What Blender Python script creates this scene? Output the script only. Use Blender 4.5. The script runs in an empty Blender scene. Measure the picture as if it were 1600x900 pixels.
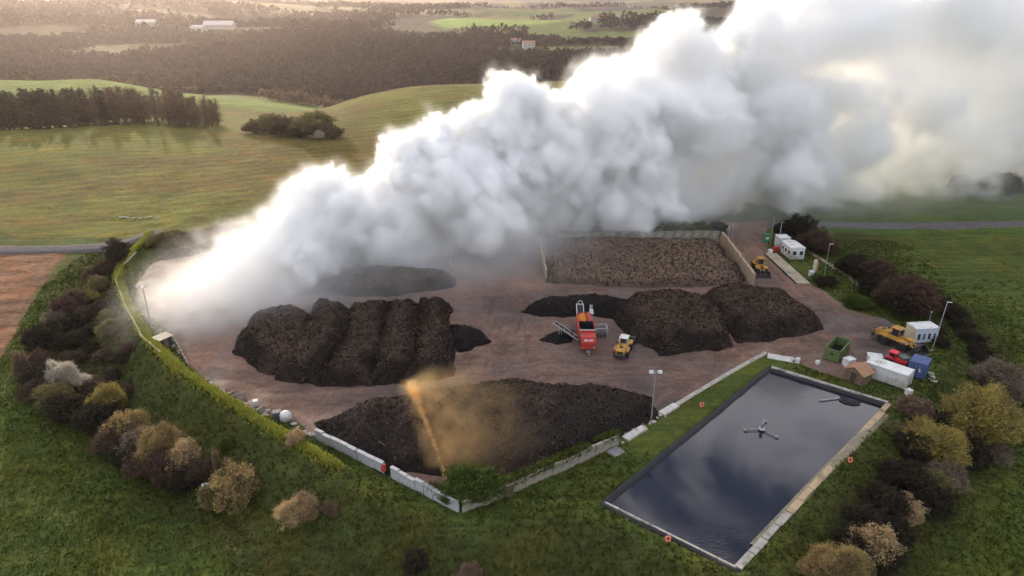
import bpy, bmesh, math, random
import numpy as np
from mathutils import Vector, Matrix

S = bpy.context.scene
COL = S.collection
R = math.radians

# ------------------------------------------------------------------ camera
CAM_H, CAM_PITCH, FPX = 55.0, 22.6, 1067.0
cam_d = bpy.data.cameras.new('camera')
cam_d.sensor_width = 36.0
cam_d.lens = 36.0 * FPX / 1600.0
cam_d.clip_start, cam_d.clip_end = 1.0, 20000.0
cam = bpy.data.objects.new('camera', cam_d)
COL.objects.link(cam)
cam.location = (0, 0, CAM_H)
cam.rotation_euler = (R(90 - CAM_PITCH), 0, 0)
S.camera = cam

# ------------------------------------------------------------------ sky, sun, exposure
SUN_EL, SUN_AZ = 15.0, 28.0          # degrees; azimuth to the left of +Y
world = bpy.data.worlds.new('World')
S.world = world
world.use_nodes = True
wn, wl = world.node_tree.nodes, world.node_tree.links
bg = wn['Background']
sky = wn.new('ShaderNodeTexSky')
sky.sky_type = 'NISHITA'
sky.sun_disc = False
sky.sun_elevation = R(SUN_EL)
sky.sun_rotation = R(-SUN_AZ)
sky.air_density, sky.dust_density, sky.ozone_density = 1.0, 1.6, 1.0
# broken high cloud over the whole dome (seen mirrored in the pond)
wtc = wn.new('ShaderNodeTexCoord')
wsep = wn.new('ShaderNodeSeparateXYZ'); wl.new(wtc.outputs['Generated'], wsep.inputs[0])
wz = wn.new('ShaderNodeMath'); wz.operation = 'MAXIMUM'; wz.inputs[1].default_value = 0.06
wl.new(wsep.outputs['Z'], wz.inputs[0])
wdv = wn.new('ShaderNodeVectorMath'); wdv.operation = 'DIVIDE'
wcb = wn.new('ShaderNodeCombineXYZ')
for k in 'XYZ': wl.new(wz.outputs[0], wcb.inputs[k])
wl.new(wtc.outputs['Generated'], wdv.inputs[0]); wl.new(wcb.outputs[0], wdv.inputs[1])
wno = wn.new('ShaderNodeTexNoise'); wno.inputs['Scale'].default_value = 2.0
wno.inputs['Detail'].default_value = 6; wno.inputs['Roughness'].default_value = 0.62; wno.inputs['Distortion'].default_value = 0.6
wl.new(wdv.outputs[0], wno.inputs['Vector'])
wrp = wn.new('ShaderNodeValToRGB')
wrp.color_ramp.elements[0].position = 0.46; wrp.color_ramp.elements[0].color = (0, 0, 0, 1)
wrp.color_ramp.elements[1].position = 0.57; wrp.color_ramp.elements[1].color = (0.85, 0.85, 0.85, 1)
wl.new(wno.outputs['Fac'], wrp.inputs[0])
wmx = wn.new('ShaderNodeMix'); wmx.data_type = 'RGBA'
wl.new(wrp.outputs[0], wmx.inputs['Factor'])
wl.new(sky.outputs[0], wmx.inputs['A'])
wmx.inputs['B'].default_value = (13, 12.6, 13.2, 1)
wl.new(wmx.outputs['Result'], bg.inputs['Color'])
bg.inputs['Strength'].default_value = 0.15

sun_d = bpy.data.lights.new('sun', 'SUN')
sun_d.energy = 3.3
sun_d.angle = R(0.6)
sun_d.color = (1.0, 0.83, 0.62)
sun = bpy.data.objects.new('sun', sun_d)
COL.objects.link(sun)
sun_dir = Vector((-math.sin(R(SUN_AZ)) * math.cos(R(SUN_EL)), math.cos(R(SUN_AZ)) * math.cos(R(SUN_EL)), math.sin(R(SUN_EL))))
sun.rotation_euler = sun_dir.to_track_quat('Z', 'Y').to_euler()
sun.location = (-80, 200, 90)

S.view_settings.view_transform = 'Standard'
S.view_settings.look = 'None'
S.view_settings.exposure = 0.36
S.view_settings.gamma = 1.0
S.view_settings.use_curve_mapping = False
S.render.engine = 'CYCLES'
S.cycles.use_denoising = True
S.cycles.max_bounces = 20
S.cycles.diffuse_bounces = 2
S.cycles.glossy_bounces = 2
S.cycles.transmission_bounces = 2
S.cycles.transparent_max_bounces = 8
S.cycles.volume_bounces = 18
S.cycles.volume_step_rate = 2.0
S.cycles.volume_max_steps = 512
S.cycles.use_adaptive_sampling = True
S.cycles.adaptive_threshold = 0.04
S.cycles.sample_clamp_indirect = 4.0

# ------------------------------------------------------------------ helpers
def ray(u, v):
    xc, yc = (u - 800) / FPX, (450 - v) / FPX
    p = R(CAM_PITCH)
    return np.array([xc, math.cos(p) + yc * math.sin(p), -math.sin(p) + yc * math.cos(p)])

def P(u, v, z=0.0):
    """world point at height z that the surveyed picture position (u, v) stands on"""
    d = ray(u, v)
    t = (z - CAM_H) / d[2]
    return np.array([d[0] * t, d[1] * t, z])

def PY(u, v, y):
    d = ray(u, v)
    t = y / d[1]
    return np.array([d[0] * t, y, CAM_H + d[2] * t])

rng = np.random.default_rng(7)
random.seed(7)

def sstep(a, b, x):
    t = np.clip((x - a) / (b - a), 0, 1)
    return t * t * (3 - 2 * t)

_tab = np.random.default_rng(11).random(65536).astype(np.float32)
def _h2(ix, iy, seed):
    return _tab[((ix * 73856093) ^ (iy * 19349663) ^ (seed * 83492791)) & 65535]

def vnoise(x, y, scale, seed=0, octaves=1, rough=0.5):
    """2-D value noise in -1..1"""
    out = 0.0; amp = 1.0; tot = 0.0; f = 1.0 / scale
    for o in range(octaves):
        fx, fy = x * f, y * f
        ix, iy = np.floor(fx).astype(np.int64), np.floor(fy).astype(np.int64)
        tx, ty = fx - ix, fy - iy
        tx, ty = tx * tx * (3 - 2 * tx), ty * ty * (3 - 2 * ty)
        a, b = _h2(ix, iy, seed + o), _h2(ix + 1, iy, seed + o)
        c, d = _h2(ix, iy + 1, seed + o), _h2(ix + 1, iy + 1, seed + o)
        out = out + amp * ((a * (1 - tx) + b * tx) * (1 - ty) + (c * (1 - tx) + d * tx) * ty)
        tot += amp; amp *= rough; f *= 2.03
    return out / tot * 2 - 1

def poly_sd(x, y, poly):
    """signed distance to a polygon, positive inside"""
    poly = np.asarray(poly)[:, :2]
    d = np.full(np.shape(x), 1e18); inside = np.zeros(np.shape(x), bool)
    n = len(poly)
    for i in range(n):
        ax, ay = poly[i]; bx, by = poly[(i + 1) % n]
        ex, ey = bx - ax, by - ay
        t = np.clip(((x - ax) * ex + (y - ay) * ey) / (ex * ex + ey * ey + 1e-12), 0, 1)
        d = np.minimum(d, (x - ax - t * ex) ** 2 + (y - ay - t * ey) ** 2)
        c = ((ay > y) != (by > y)) & (x < (bx - ax) * (y - ay) / (by - ay + 1e-12) + ax)
        inside ^= c
    d = np.sqrt(d)
    return np.where(inside, d, -d)

def line_d(x, y, pts):
    """distance to a polyline"""
    d = np.full(np.shape(x), 1e18)
    for (a, b) in zip(pts[:-1], pts[1:]):
        ax, ay = a[0], a[1]; ex, ey = b[0] - ax, b[1] - ay
        t = np.clip(((x - ax) * ex + (y - ay) * ey) / (ex * ex + ey * ey + 1e-12), 0, 1)
        d = np.minimum(d, (x - ax - t * ex) ** 2 + (y - ay - t * ey) ** 2)
    return np.sqrt(d)

# ---- materials
def mat_new(name):
    m = bpy.data.materials.new(name); m.use_nodes = True
    nt = m.node_tree
    return m, nt.nodes, nt.links, nt.nodes['Principled BSDF']

MATS = {}
def mat(name, col, rough=0.8, metal=0.0, var=0.25, scale=3.0, bump=0.0, spec=0.3, trans=0.0, dirt=None, dirt_amt=0.0):
    """plain procedural material: colour broken up by two noises, optional dirt colour and bump"""
    if name in MATS: return MATS[name]
    m, n, l, b = mat_new(name)
    b.inputs['Roughness'].default_value = rough
    b.inputs['Metallic'].default_value = metal
    b.inputs['Specular IOR Level'].default_value = spec
    tc = n.new('ShaderNodeTexCoord')
    no = n.new('ShaderNodeTexNoise'); no.inputs['Scale'].default_value = scale; no.inputs['Detail'].default_value = 5; no.inputs['Roughness'].default_value = 0.65
    l.new(tc.outputs['Object'], no.inputs['Vector'])
    rp = n.new('ShaderNodeValToRGB')
    c = np.array(col)
    rp.color_ramp.elements[0].position = 0.3; rp.color_ramp.elements[0].color = (*np.clip(c * (1 - var), 0, 1), 1)
    rp.color_ramp.elements[1].position = 0.7; rp.color_ramp.elements[1].color = (*np.clip(c * (1 + var), 0, 1), 1)
    l.new(no.outputs['Fac'], rp.inputs[0])
    src = rp.outputs[0]
    if dirt is not None:
        n2 = n.new('ShaderNodeTexNoise'); n2.inputs['Scale'].default_value = scale * 0.45; n2.inputs['Detail'].default_value = 7; n2.inputs['Roughness'].default_value = 0.7
        l.new(tc.outputs['Object'], n2.inputs['Vector'])
        r2 = n.new('ShaderNodeValToRGB')
        r2.color_ramp.elements[0].position = 0.62 - 0.3 * dirt_amt; r2.color_ramp.elements[0].color = (0, 0, 0, 1)
        r2.color_ramp.elements[1].position = 0.8 - 0.3 * dirt_amt; r2.color_ramp.elements[1].color = (1, 1, 1, 1)
        l.new(n2.outputs['Fac'], r2.inputs[0])
        mx = n.new('ShaderNodeMix'); mx.data_type = 'RGBA'
        l.new(r2.outputs[0], mx.inputs['Factor']); l.new(src, mx.inputs['A']); mx.inputs['B'].default_value = (*dirt, 1)
        src = mx.outputs['Result']
    l.new(src, b.inputs['Base Color'])
    if trans:
        b.inputs['Transmission Weight'].default_value = trans
    if bump:
        bp = n.new('ShaderNodeBump'); bp.inputs['Strength'].default_value = 0.8; bp.inputs['Distance'].default_value = bump
        l.new(no.outputs['Fac'], bp.inputs['Height']); l.new(bp.outputs[0], b.inputs['Normal'])
    MATS[name] = m
    return m

# ---- objects
def tag(o, label=None, cat=None, group=None, kind=None):
    if label: o['label'] = label
    if cat: o['category'] = cat
    if group: o['group'] = group
    if kind: o['kind'] = kind
    return o

def link(name, me, parent=None, m=None):
    o = bpy.data.objects.new(name, me); COL.objects.link(o)
    if parent is not None: o.parent = parent
    if m is not None and me is not None:
        if len(me.materials) == 0: me.materials.append(m)
        else:
            o.material_slots[0].link = 'OBJECT'; o.material_slots[0].material = m
    return o

def empty(name, loc=(0, 0, 0), rz=0.0):
    o = bpy.data.objects.new(name, None); COL.objects.link(o)
    o.location = loc; o.rotation_euler = (0, 0, rz); o.empty_display_size = 0.3
    return o

def mesh_np(name, V, F, smooth=False):
    """mesh from numpy verts and a uniform face array (tris or quads)"""
    V = np.asarray(V, np.float32); F = np.asarray(F, np.int32)
    me = bpy.data.meshes.new(name)
    k = F.shape[1]
    me.vertices.add(len(V)); me.vertices.foreach_set('co', V.ravel())
    me.loops.add(F.size); me.loops.foreach_set('vertex_index', F.ravel())
    me.polygons.add(len(F)); me.polygons.foreach_set('loop_start', np.arange(0, F.size, k, dtype=np.int32))
    try: me.polygons.foreach_set('loop_total', np.full(len(F), k, np.int32))
    except Exception: pass
    if smooth: me.polygons.foreach_set('use_smooth', np.ones(len(F), bool))
    me.update(calc_edges=True)
    return me

def copy_tree(o, parent=None):
    c = o.copy(); COL.objects.link(c); c.parent = parent
    for ch in list(o.children): copy_tree(ch, c)
    return c

class MB:
    """collects boxes, tubes and prisms into one mesh"""
    def __init__(s): s.bm = bmesh.new()
    def box(s, c, size, rz=0.0, rx=0.0, ry=0.0, bevel=0.0, taper=None):
        r = bmesh.ops.create_cube(s.bm, size=1.0)
        vs = r['verts']
        M = Matrix.Translation(Vector(c)) @ Matrix.Rotation(rz, 4, 'Z') @ Matrix.Rotation(ry, 4, 'Y') @ Matrix.Rotation(rx, 4, 'X')
        for v in vs:
            p = Vector((v.co.x * size[0], v.co.y * size[1], v.co.z * size[2]))
            if taper is not None and v.co.z > 0:
                p.x *= taper[0]; p.y *= taper[1]
            v.co = M @ p
        if bevel:
            es = list({e for v in vs for e in v.link_edges})
            bmesh.ops.bevel(s.bm, geom=es, offset=bevel, segments=1, affect='EDGES', profile=0.5)
        return s
    def tube(s, a, b, r, r2=None, seg=8, caps=True):
        a, b = Vector(a), Vector(b); d = b - a
        if r2 is None: r2 = r
        q = d.to_track_quat('Z', 'Y')
        ra = []; rb = []
        for i in range(seg):
            an = 2 * math.pi * i / seg
            off = q @ Vector((math.cos(an), math.sin(an), 0))
            ra.append(s.bm.verts.new(a + off * r)); rb.append(s.bm.verts.new(b + off * r2))
        for i in range(seg):
            j = (i + 1) % seg
            s.bm.faces.new((ra[i], ra[j], rb[j], rb[i]))
        if caps:
            s.bm.faces.new(ra[::-1]); s.bm.faces.new(rb)
        return s
    def path(s, pts, r, seg=6):
        for a, b in zip(pts[:-1], pts[1:]): s.tube(a, b, r, seg=seg)
        return s
    def prism(s, prof, axis, a, b, M=None):
        """extrude a 2-D profile between a and b along axis 'x','y' or 'z'"""
        def pt(p, t):
            v = {'x': (t, p[0], p[1]), 'y': (p[0], t, p[1]), 'z': (p[0], p[1], t)}[axis]
            v = Vector(v)
            return M @ v if M is not None else v
        va = [s.bm.verts.new(pt(p, a)) for p in prof]; vb = [s.bm.verts.new(pt(p, b)) for p in prof]
        n = len(prof)
        for i in range(n):
            j = (i + 1) % n
            s.bm.faces.new((va[i], va[j], vb[j], vb[i]))
        s.bm.faces.new(va[::-1]); s.bm.faces.new(vb)
        return s
    def lathe(s, prof, c=(0, 0, 0), seg=16):
        rings = []
        for (r, z) in prof:
            rings.append([s.bm.verts.new((c[0] + r * math.cos(2 * math.pi * i / seg), c[1] + r * math.sin(2 * math.pi * i / seg), c[2] + z)) for i in range(seg)])
        for A, B in zip(rings[:-1], rings[1:]):
            for i in range(seg):
                j = (i + 1) % seg
                s.bm.faces.new((A[i], A[j], B[j], B[i]))
        s.bm.faces.new(rings[0][::-1]); s.bm.faces.new(rings[-1])
        return s
    def torus(s, c, R_, r, q=None, seg=20, sg=8):
        q = q or Matrix.Identity(3)
        vs = []
        for i in range(seg):
            a = 2 * math.pi * i / seg
            ring = []
            for j in range(sg):
                b = 2 * math.pi * j / sg
                p = Vector(((R_ + r * math.cos(b)) * math.cos(a), (R_ + r * math.cos(b)) * math.sin(a), r * math.sin(b)))
                ring.append(s.bm.verts.new(Vector(c) + q @ p))
            vs.append(ring)
        for i in range(seg):
            for j in range(sg):
                s.bm.faces.new((vs[i][j], vs[(i + 1) % seg][j], vs[(i + 1) % seg][(j + 1) % sg], vs[i][(j + 1) % sg]))
        return s
    def mesh(s, name):
        bmesh.ops.recalc_face_normals(s.bm, faces=s.bm.faces)
        me = bpy.data.meshes.new(name); s.bm.to_mesh(me); s.bm.free()
        return me
    def build(s, name, m, parent=None, smooth=False):
        me = s.mesh(name)
        if smooth:
            for p in me.polygons: p.use_smooth = True
        me.materials.append(m)
        o = bpy.data.objects.new(name, me); COL.objects.link(o)
        if parent is not None: o.parent = parent
        return o
# ================================================================== the ground
# edge of the raised compound (top of its banks), surveyed round the site
PLAT = np.array([P(u, v)[:2] for (u, v) in [
    (238, 366), (380, 352), (850, 347), (1120, 345), (1300, 358), (1300, 395), (1362, 440), (1420, 475), (1475, 530), (1478, 575),
    (1455, 605), (1412, 630), (1300, 752), (1215, 850), (1160, 905), (1060, 878), (935, 810), (850, 800), (725, 825), (610, 792), (535, 752),
    (440, 696), (350, 640), (280, 592), (230, 540), (200, 490), (183, 445), (192, 420), (222, 388)]])
BERM = [P(u, v)[:2] for (u, v) in [(236, 372), (222, 388), (192, 420), (186, 445), (203, 490), (233, 540), (283, 590), (352, 637), (441, 692), (530, 745)]]
POND = np.array([P(u, v)[:2] for (u, v) in [(945, 785), (1150, 887), (1387, 631), (1204, 575)]])
POND_C = POND.mean(0)
WATER_Z = -0.5
PILE_WALL_L = [(508, 690), (560, 714), (602, 738), (650, 762), (690, 783), (719, 800)]

# control points: (u, v, distance) seen, plus hidden dips given directly
_cp = [PY(*c) for c in [
    (0, 360, 174), (350, 352, 178), (800, 345, 182), (1250, 345, 182), (1600, 345, 182),
    (0, 290, 216), (250, 290, 216), (500, 280, 222), (0, 207, 292), (180, 198, 300), (400, 205, 302), (330, 250, 245),
    (0, 125, 540), (150, 124, 540), (290, 146, 520), (400, 160, 500), (60, 150, 450),
    (550, 155, 385), (640, 136, 402), (730, 132, 412), (560, 195, 300), (660, 215, 278),
    (900, 128, 430), (1100, 140, 420), (1300, 150, 420), (1600, 170, 400), (1600, 280, 235), (1300, 250, 265), (1000, 220, 280),
    (0, 100, 900), (300, 100, 920), (600, 112, 860), (900, 100, 900), (1300, 100, 900), (1700, 100, 900),
    (0, 55, 1250), (300, 62, 1180), (600, 70, 1150), (800, 62, 1250), (1000, 62, 1250), (1300, 50, 1300), (1700, 40, 1400),
    (0, 20, 1750), (100, 15, 1850), (330, 22, 1700), (530, 38, 1500), (750, 30, 1750), (870, 38, 1650), (1000, 30, 1800), (1350, 8, 1900), (1700, 12, 1900),
    (0, 14, 2200), (300, 10, 2300), (480, 16, 2400), (700, 20, 2500), (1000, 20, 2600), (1300, 8, 2600),
    (-200, 12, 2500), (-300, 60, 1200), (1900, 60, 1200), (1900, 10, 2500),
    (0, 14, 3600), (250, 10, 3800), (450, 0, 4200), (700, 8, 4200), (1000, 4, 4400), (1400, 4, 4400), (1800, 6, 4400), (-300, 10, 4200)]]
_cp += [np.array(c, float) for c in [
    (-250, 370, -5), (-120, 380, -3), (-500, 400, -5), (-100, 620, -38), (120, 640, -38), (-380, 650, -34), (420, 640, -36), (-700, 640, -30), (800, 640, -36),
    (0, 165, -0.6), (-140, 165, -0.6), (140, 165, -0.6), (-300, 165, -2), (320, 165, -3), (0, 120, -1.5), (-160, 120, -4.0), (160, 120, -4.0), (-320, 60, -8), (320, 60, -8),
    (0, 40, -6.5), (-110, 60, -8.0), (-60, 60, -7.5), (-90, 100, -6.0), (110, 60, -6.0), (0, -100, -8), (-400, -200, -12), (400, -200, -12), (0, -600, -15), (-1500, 0, -20), (1500, 0, -20),
    (-3500, 2500, 40), (3500, 2500, 40), (-3500, 6500, 80), (0, 6500, 85), (3500, 6500, 80), (-1600, 900, -20), (1600, 900, -20)]]
_cp = np.array(_cp)
def _tps_phi(r2): return np.where(r2 > 0, r2 * np.log(r2 + 1e-9) * 0.5, 0.0)
def _warp(x, y):      # compress distance so that the near ground keeps detail
    r = np.sqrt(x * x + y * y) + 1e-6
    k = np.log1p(r / 120.0) / r
    return x * k, y * k
_wx, _wy = _warp(_cp[:, 0], _cp[:, 1])
_n = len(_cp)
_K = _tps_phi((_wx[:, None] - _wx) ** 2 + (_wy[:, None] - _wy) ** 2) + np.eye(_n) * 1e-4
_Pm = np.stack([np.ones(_n), _wx, _wy], 1)
_A = np.block([[_K, _Pm], [_Pm.T, np.zeros((3, 3))]])
_sol = np.linalg.solve(_A, np.concatenate([_cp[:, 2], np.zeros(3)]))

def base_h(x, y):
    sh = np.shape(x)
    x = np.ravel(np.asarray(x, float)); y = np.ravel(np.asarray(y, float))
    wx, wy = _warp(x, y)
    out = _sol[_n] + _sol[_n + 1] * wx + _sol[_n + 2] * wy
    for i in range(_n):
        out += _sol[i] * _tps_phi((wx - _wx[i]) ** 2 + (wy - _wy[i]) ** 2)
    return out.reshape(sh)

def ground_h(x, y):
    x = np.asarray(x, float); y = np.asarray(y, float)
    zb = base_h(x, y)
    far = sstep(250, 900, y)
    zb = zb + far * ((vnoise(x, y, 340, 3, 3) * 13.0 + (0.5 - np.abs(vnoise(x, y, 520, 13, 2))) * 36.0) * sstep(640, 1300, y) + vnoise(x, y, 120, 5, 2) * 1.5)
    sd = poly_sd(x, y, PLAT) + vnoise(x, y, 9, 21, 2) * 0.8
    wdt = 9.5 + 6.5 * sstep(-10, 40, x) * sstep(110, 60, y)
    k = sstep(0, 1, np.clip(-sd / wdt, 0, 1)) 
    zin = 0.0
    z = zin * (1 - k) + zb * k
    z = np.where(sd > 0, 0.0, z)
    # small bank along the left edge
    bd = line_d(x, y, BERM)
    z = z + 1.7 * sstep(2.6, 0.35, bd)
    # roughness of the turf
    rough = sstep(6.0, -3.0, sd)
    z = z + rough * (vnoise(x, y, 7.0, 8, 2) * 0.30 + vnoise(x, y, 1.9, 9, 2) * 0.20) * sstep(600, 200, y)
    # the basin of the pond
    pd = poly_sd(x, y, POND)
    z = np.where(pd > -0.55, np.minimum(z, -0.2 - 3.2 * sstep(-0.55, 1.0, pd)), z)
    return z
def gh(x, y): return float(ground_h(np.array([x]), np.array([y]))[0])

def axis(fine_a, fine_b, step, lo, hi, grow=1.045):
    a = list(np.arange(fine_a, fine_b + 1e-6, step))
    s = step; v = fine_b
    while v < hi:
        s = min(s * grow, 90); v += s; a.append(v)
    s = step; v = fine_a
    while v > lo:
        s = min(s * grow, 160); v -= s; a.insert(0, v)
    return np.array(a)
GX = axis(-105, 105, 0.75, -4500, 4500)
GY = axis(44, 175, 0.75, -700, 7000, 1.022)
gx, gy = np.meshgrid(GX, GY)
gz = ground_h(gx, gy)
nx, ny = len(GX), len(GY)
idx = np.arange(nx * ny).reshape(ny, nx)
F = np.stack([idx[:-1, :-1], idx[:-1, 1:], idx[1:, 1:], idx[1:, :-1]], -1).reshape(-1, 4)
V = np.stack([gx, gy, gz], -1).reshape(-1, 3)
terrain_me = mesh_np('terrain', V, F, smooth=True)

# ---- what grows where: one plain earth or crop colour for every spot of ground
def polyP(pts): return np.array([PY(u, v, y)[:2] if y else P(u, v)[:2] for (u, v, y) in pts])
x, y, z = V[:, 0].astype(float), V[:, 1].astype(float), V[:, 2].astype(float)
C = np.zeros((len(V), 3)); rowm = np.zeros(len(V))
C[:] = (0.060, 0.080, 0.018)                                   # meadow
def paint(mask, col):
    mask = np.clip(mask, 0, 1)[:, None]
    C[:] = C * (1 - mask) + np.array(col) * mask
sdp = poly_sd(x, y, PLAT)
# banks: rough grass, darkened for slope shade; sunlight painted yellow on the crest
paint(sstep(-16, -10, sdp) * sstep(1, -1, sdp), (0.046, 0.056, 0.016))
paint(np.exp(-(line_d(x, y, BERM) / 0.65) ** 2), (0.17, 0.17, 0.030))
# brown scrubby undergrowth on the upper left bank
scrub = np.array([P(u, v, -2)[:2] for (u, v) in [(60, 560), (110, 480), (170, 425), (195, 470), (215, 520), (190, 570), (120, 620)]])
paint(0.8 * sstep(-3, 2, poly_sd(x, y, scrub) + vnoise(x, y, 5, 43, 3) * 3), (0.055, 0.045, 0.030))
# far side of the road: large arable field on the hill
paint(sstep(168, 172, y + vnoise(x, y, 20, 2) * 1.0) * sstep(60, 20, x), (0.125, 0.092, 0.030))
g = sstep(0.0, 0.35, vnoise(x * 0.35 + y * 0.2, y, 26, 31, 3) + 0.25 * sstep(270, 300, y) + 0.35 * sstep(185, 172, y))
fld = sstep(168, 172, y) * sstep(60, 20, x) * sstep(470, 430, y)
paint((0.35 + 0.6 * g) * fld, (0.120, 0.125, 0.026))
paint(sstep(168, 172, y) * sstep(20, 60, x), (0.048, 0.080, 0.018))
# ploughed plot on the left
plough = np.array([P(u, v, -3.5)[:2] for (u, v) in [(-260, 400), (110, 398), (85, 430), (30, 500), (0, 545), (-300, 640)]])
psd = poly_sd(x, y, plough) + vnoise(x, y, 6, 41, 2)
paint(sstep(-0.8, 0.8, psd), (0.195, 0.112, 0.068))
rowm = np.maximum(rowm, sstep(-0.5, 0.5, psd))
rowm = np.maximum(rowm, 0.45 * fld)
# meadow in front on the left: worn lighter tracks
for tr in ([(80, 560), (200, 640), (330, 740), (420, 880)], [(60, 570), (180, 655), (310, 760), (390, 900)]):
    pts = [P(u, v, -6)[:2] for (u, v) in tr]
    paint(0.35 * np.exp(-(line_d(x, y, pts) / 0.5) ** 2), (0.13, 0.12, 0.05))
# beyond the hill
paint(sstep(440, 470, y), (0.085, 0.105, 0.035))
hill2 = sstep(420, 440, y) * sstep(600, 560, y) * sstep(-60, -90, x)
paint(hill2, (0.10, 0.15, 0.028))
paint(sstep(610, 660, y + vnoise(x, y, 60, 51) * 20), (0.046, 0.038, 0.030))        # wooded hillside floor
patch = vnoise(x, y, 260, 61, 2)
paint(sstep(0.12, 0.2, patch) * sstep(1150, 1300, y) * sstep(-250, 50, x), (0.10, 0.13, 0.04))
paint(sstep(0.25, 0.32, vnoise(x, y, 330, 67, 2)) * sstep(1500, 1700, y), (0.15, 0.14, 0.06))
# clearings and small fields in the wooded hillside
CLEAR = []
_cr = np.random.default_rng(15)
for (u, v, yy_, w_, h_, c_) in [(40, 62, 1180, 130, 60, (.11, .10, .06)), (215, 70, 1080, 110, 40, (.12, .11, .06)), (420, 60, 1220, 120, 36, (.10, .085, .055)), (285, 36, 1500, 160, 60, (.13, .12, .07)), (130, 80, 1020, 70, 26, (.13, .12, .065)), (500, 42, 1450, 150, 50, (.10, .10, .05)),
        (620, 60, 1230, 120, 36, (.09, .10, .045)), (900, 76, 1060, 130, 50, (.10, .125, .045)), (960, 60, 1260, 150, 60, (.09, .12, .04)), (590, 24, 1900, 320, 110, (.13, .12, .06)), (470, 20, 2200, 280, 120, (.13, .12, .07)), (920, 26, 1950, 300, 90, (.10, .13, .05)), (1040, 40, 1600, 240, 80, (.12, .13, .055))]:
    q_ = PY(u, v, yy_); CLEAR.append((q_[0], q_[1], w_, h_))
    rr_ = np.sqrt(((x - q_[0]) / w_) ** 2 + ((y - q_[1]) / h_) ** 2) + 0.35 * vnoise(x, y, 90, 17, 2)
    paint(sstep(1.05, 0.9, rr_), c_)
lg = polyP([(672, 44, 1500), (700, 57, 1360), (790, 58, 1360), (880, 48, 1480), (868, 38, 1640), (780, 30, 1760), (700, 34, 1650)])
LIGHT_FIELD = lg
paint(sstep(-12, 12, poly_sd(x, y, lg)), (0.16, 0.25, 0.05))
at = terrain_me.color_attributes.new('soil', 'FLOAT_COLOR', 'POINT')
at.data.foreach_set('color', np.concatenate([C, rowm[:, None]], 1).astype(np.float32).ravel())

m, n, l, b = mat_new('terrain')
va = n.new('ShaderNodeAttribute'); va.attribute_name = 'soil'
geo = n.new('ShaderNodeNewGeometry')
def noise(scale, detail=4, rough=0.6, dist=0.0, vec=None):
    t = n.new('ShaderNodeTexNoise'); t.inputs['Scale'].default_value = scale; t.inputs['Detail'].default_value = detail
    t.inputs['Roughness'].default_value = rough; t.inputs['Distortion'].default_value = dist
    l.new(vec or geo.outputs['Position'], t.inputs['Vector']); return t
def mp(node, a, b_, c, d):
    r = n.new('ShaderNodeMapRange'); l.new(node, r.inputs['Value'])
    for k, vv in zip(('From Min', 'From Max', 'To Min', 'To Max'), (a, b_, c, d)): r.inputs[k].default_value = vv
    return r.outputs[0]
def mul(a, b_):
    r = n.new('ShaderNodeMath'); r.operation = 'MULTIPLY'; l.new(a, r.inputs[0])
    if isinstance(b_, float): r.inputs[1].default_value = b_
    else: l.new(b_, r.inputs[1])
    return r.outputs[0]
n1 = noise(0.055, 5, 0.6); n2 = noise(0.8, 5, 0.7); n3 = noise(4.0, 3, 0.7)
stretch = n.new('ShaderNodeMapping'); stretch.inputs['Rotation'].default_value = (0, 0, R(-24)); stretch.inputs['Scale'].default_value = (0.10, 1.6, 1.0)
l.new(geo.outputs['Position'], stretch.inputs[0])
n4 = noise(0.55, 4, 0.6, 0.2, stretch.outputs[0])
bright = mul(mul(mp(n1.outputs['Fac'], 0.3, 0.7, 0.72, 1.28), mp(n2.outputs['Fac'], 0.25, 0.75, 0.6, 1.4)), mul(mp(n3.outputs['Fac'], 0.3, 0.7, 0.75, 1.25), mp(n4.outputs['Fac'], 0.3, 0.7, 0.72, 1.28)))
w2 = n.new('ShaderNodeTexWave'); w2.inputs['Scale'].default_value = 0.055; w2.inputs['Distortion'].default_value = 3.0; w2.inputs['Detail'].default_value = 3; w2.inputs['Detail Scale'].default_value = 0.6
w2m = n.new('ShaderNodeMapping'); w2m.inputs['Rotation'].default_value = (0, 0, R(68)); l.new(geo.outputs['Position'], w2m.inputs[0]); l.new(w2m.outputs[0], w2.inputs['Vector'])
lin = n.new('ShaderNodeMath'); lin.operation = 'MULTIPLY_ADD'; amin = n.new('ShaderNodeMath'); amin.operation = 'MINIMUM'; l.new(va.outputs['Alpha'], amin.inputs[0]); amin.inputs[1].default_value = 0.45
l.new(mul(w2.outputs['Fac'], amin.outputs[0]), lin.inputs[0]); lin.inputs[1].default_value = -0.55; lin.inputs[2].default_value = 1.08
bright = mul(bright, lin.outputs[0])
vm = n.new('ShaderNodeVectorMath'); vm.operation = 'SCALE'; l.new(va.outputs['Color'], vm.inputs[0]); l.new(bright, vm.inputs['Scale'])
# patches of drier, yellower turf
paler = n.new('ShaderNodeMix'); paler.data_type = 'RGBA'; paler.blend_type = 'MULTIPLY'
l.new(mp(noise(0.13, 4, 0.7).outputs['Fac'], 0.45, 0.65, 0.0, 0.8), paler.inputs['Factor'])
l.new(vm.outputs[0], paler.inputs['A']); paler.inputs['B'].default_value = (1.45, 1.05, 0.75, 1)
l.new(paler.outputs['Result'], b.inputs['Base Color'])
b.inputs['Roughness'].default_value = 0.95; b.inputs['Specular IOR Level'].default_value = 0.1
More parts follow.
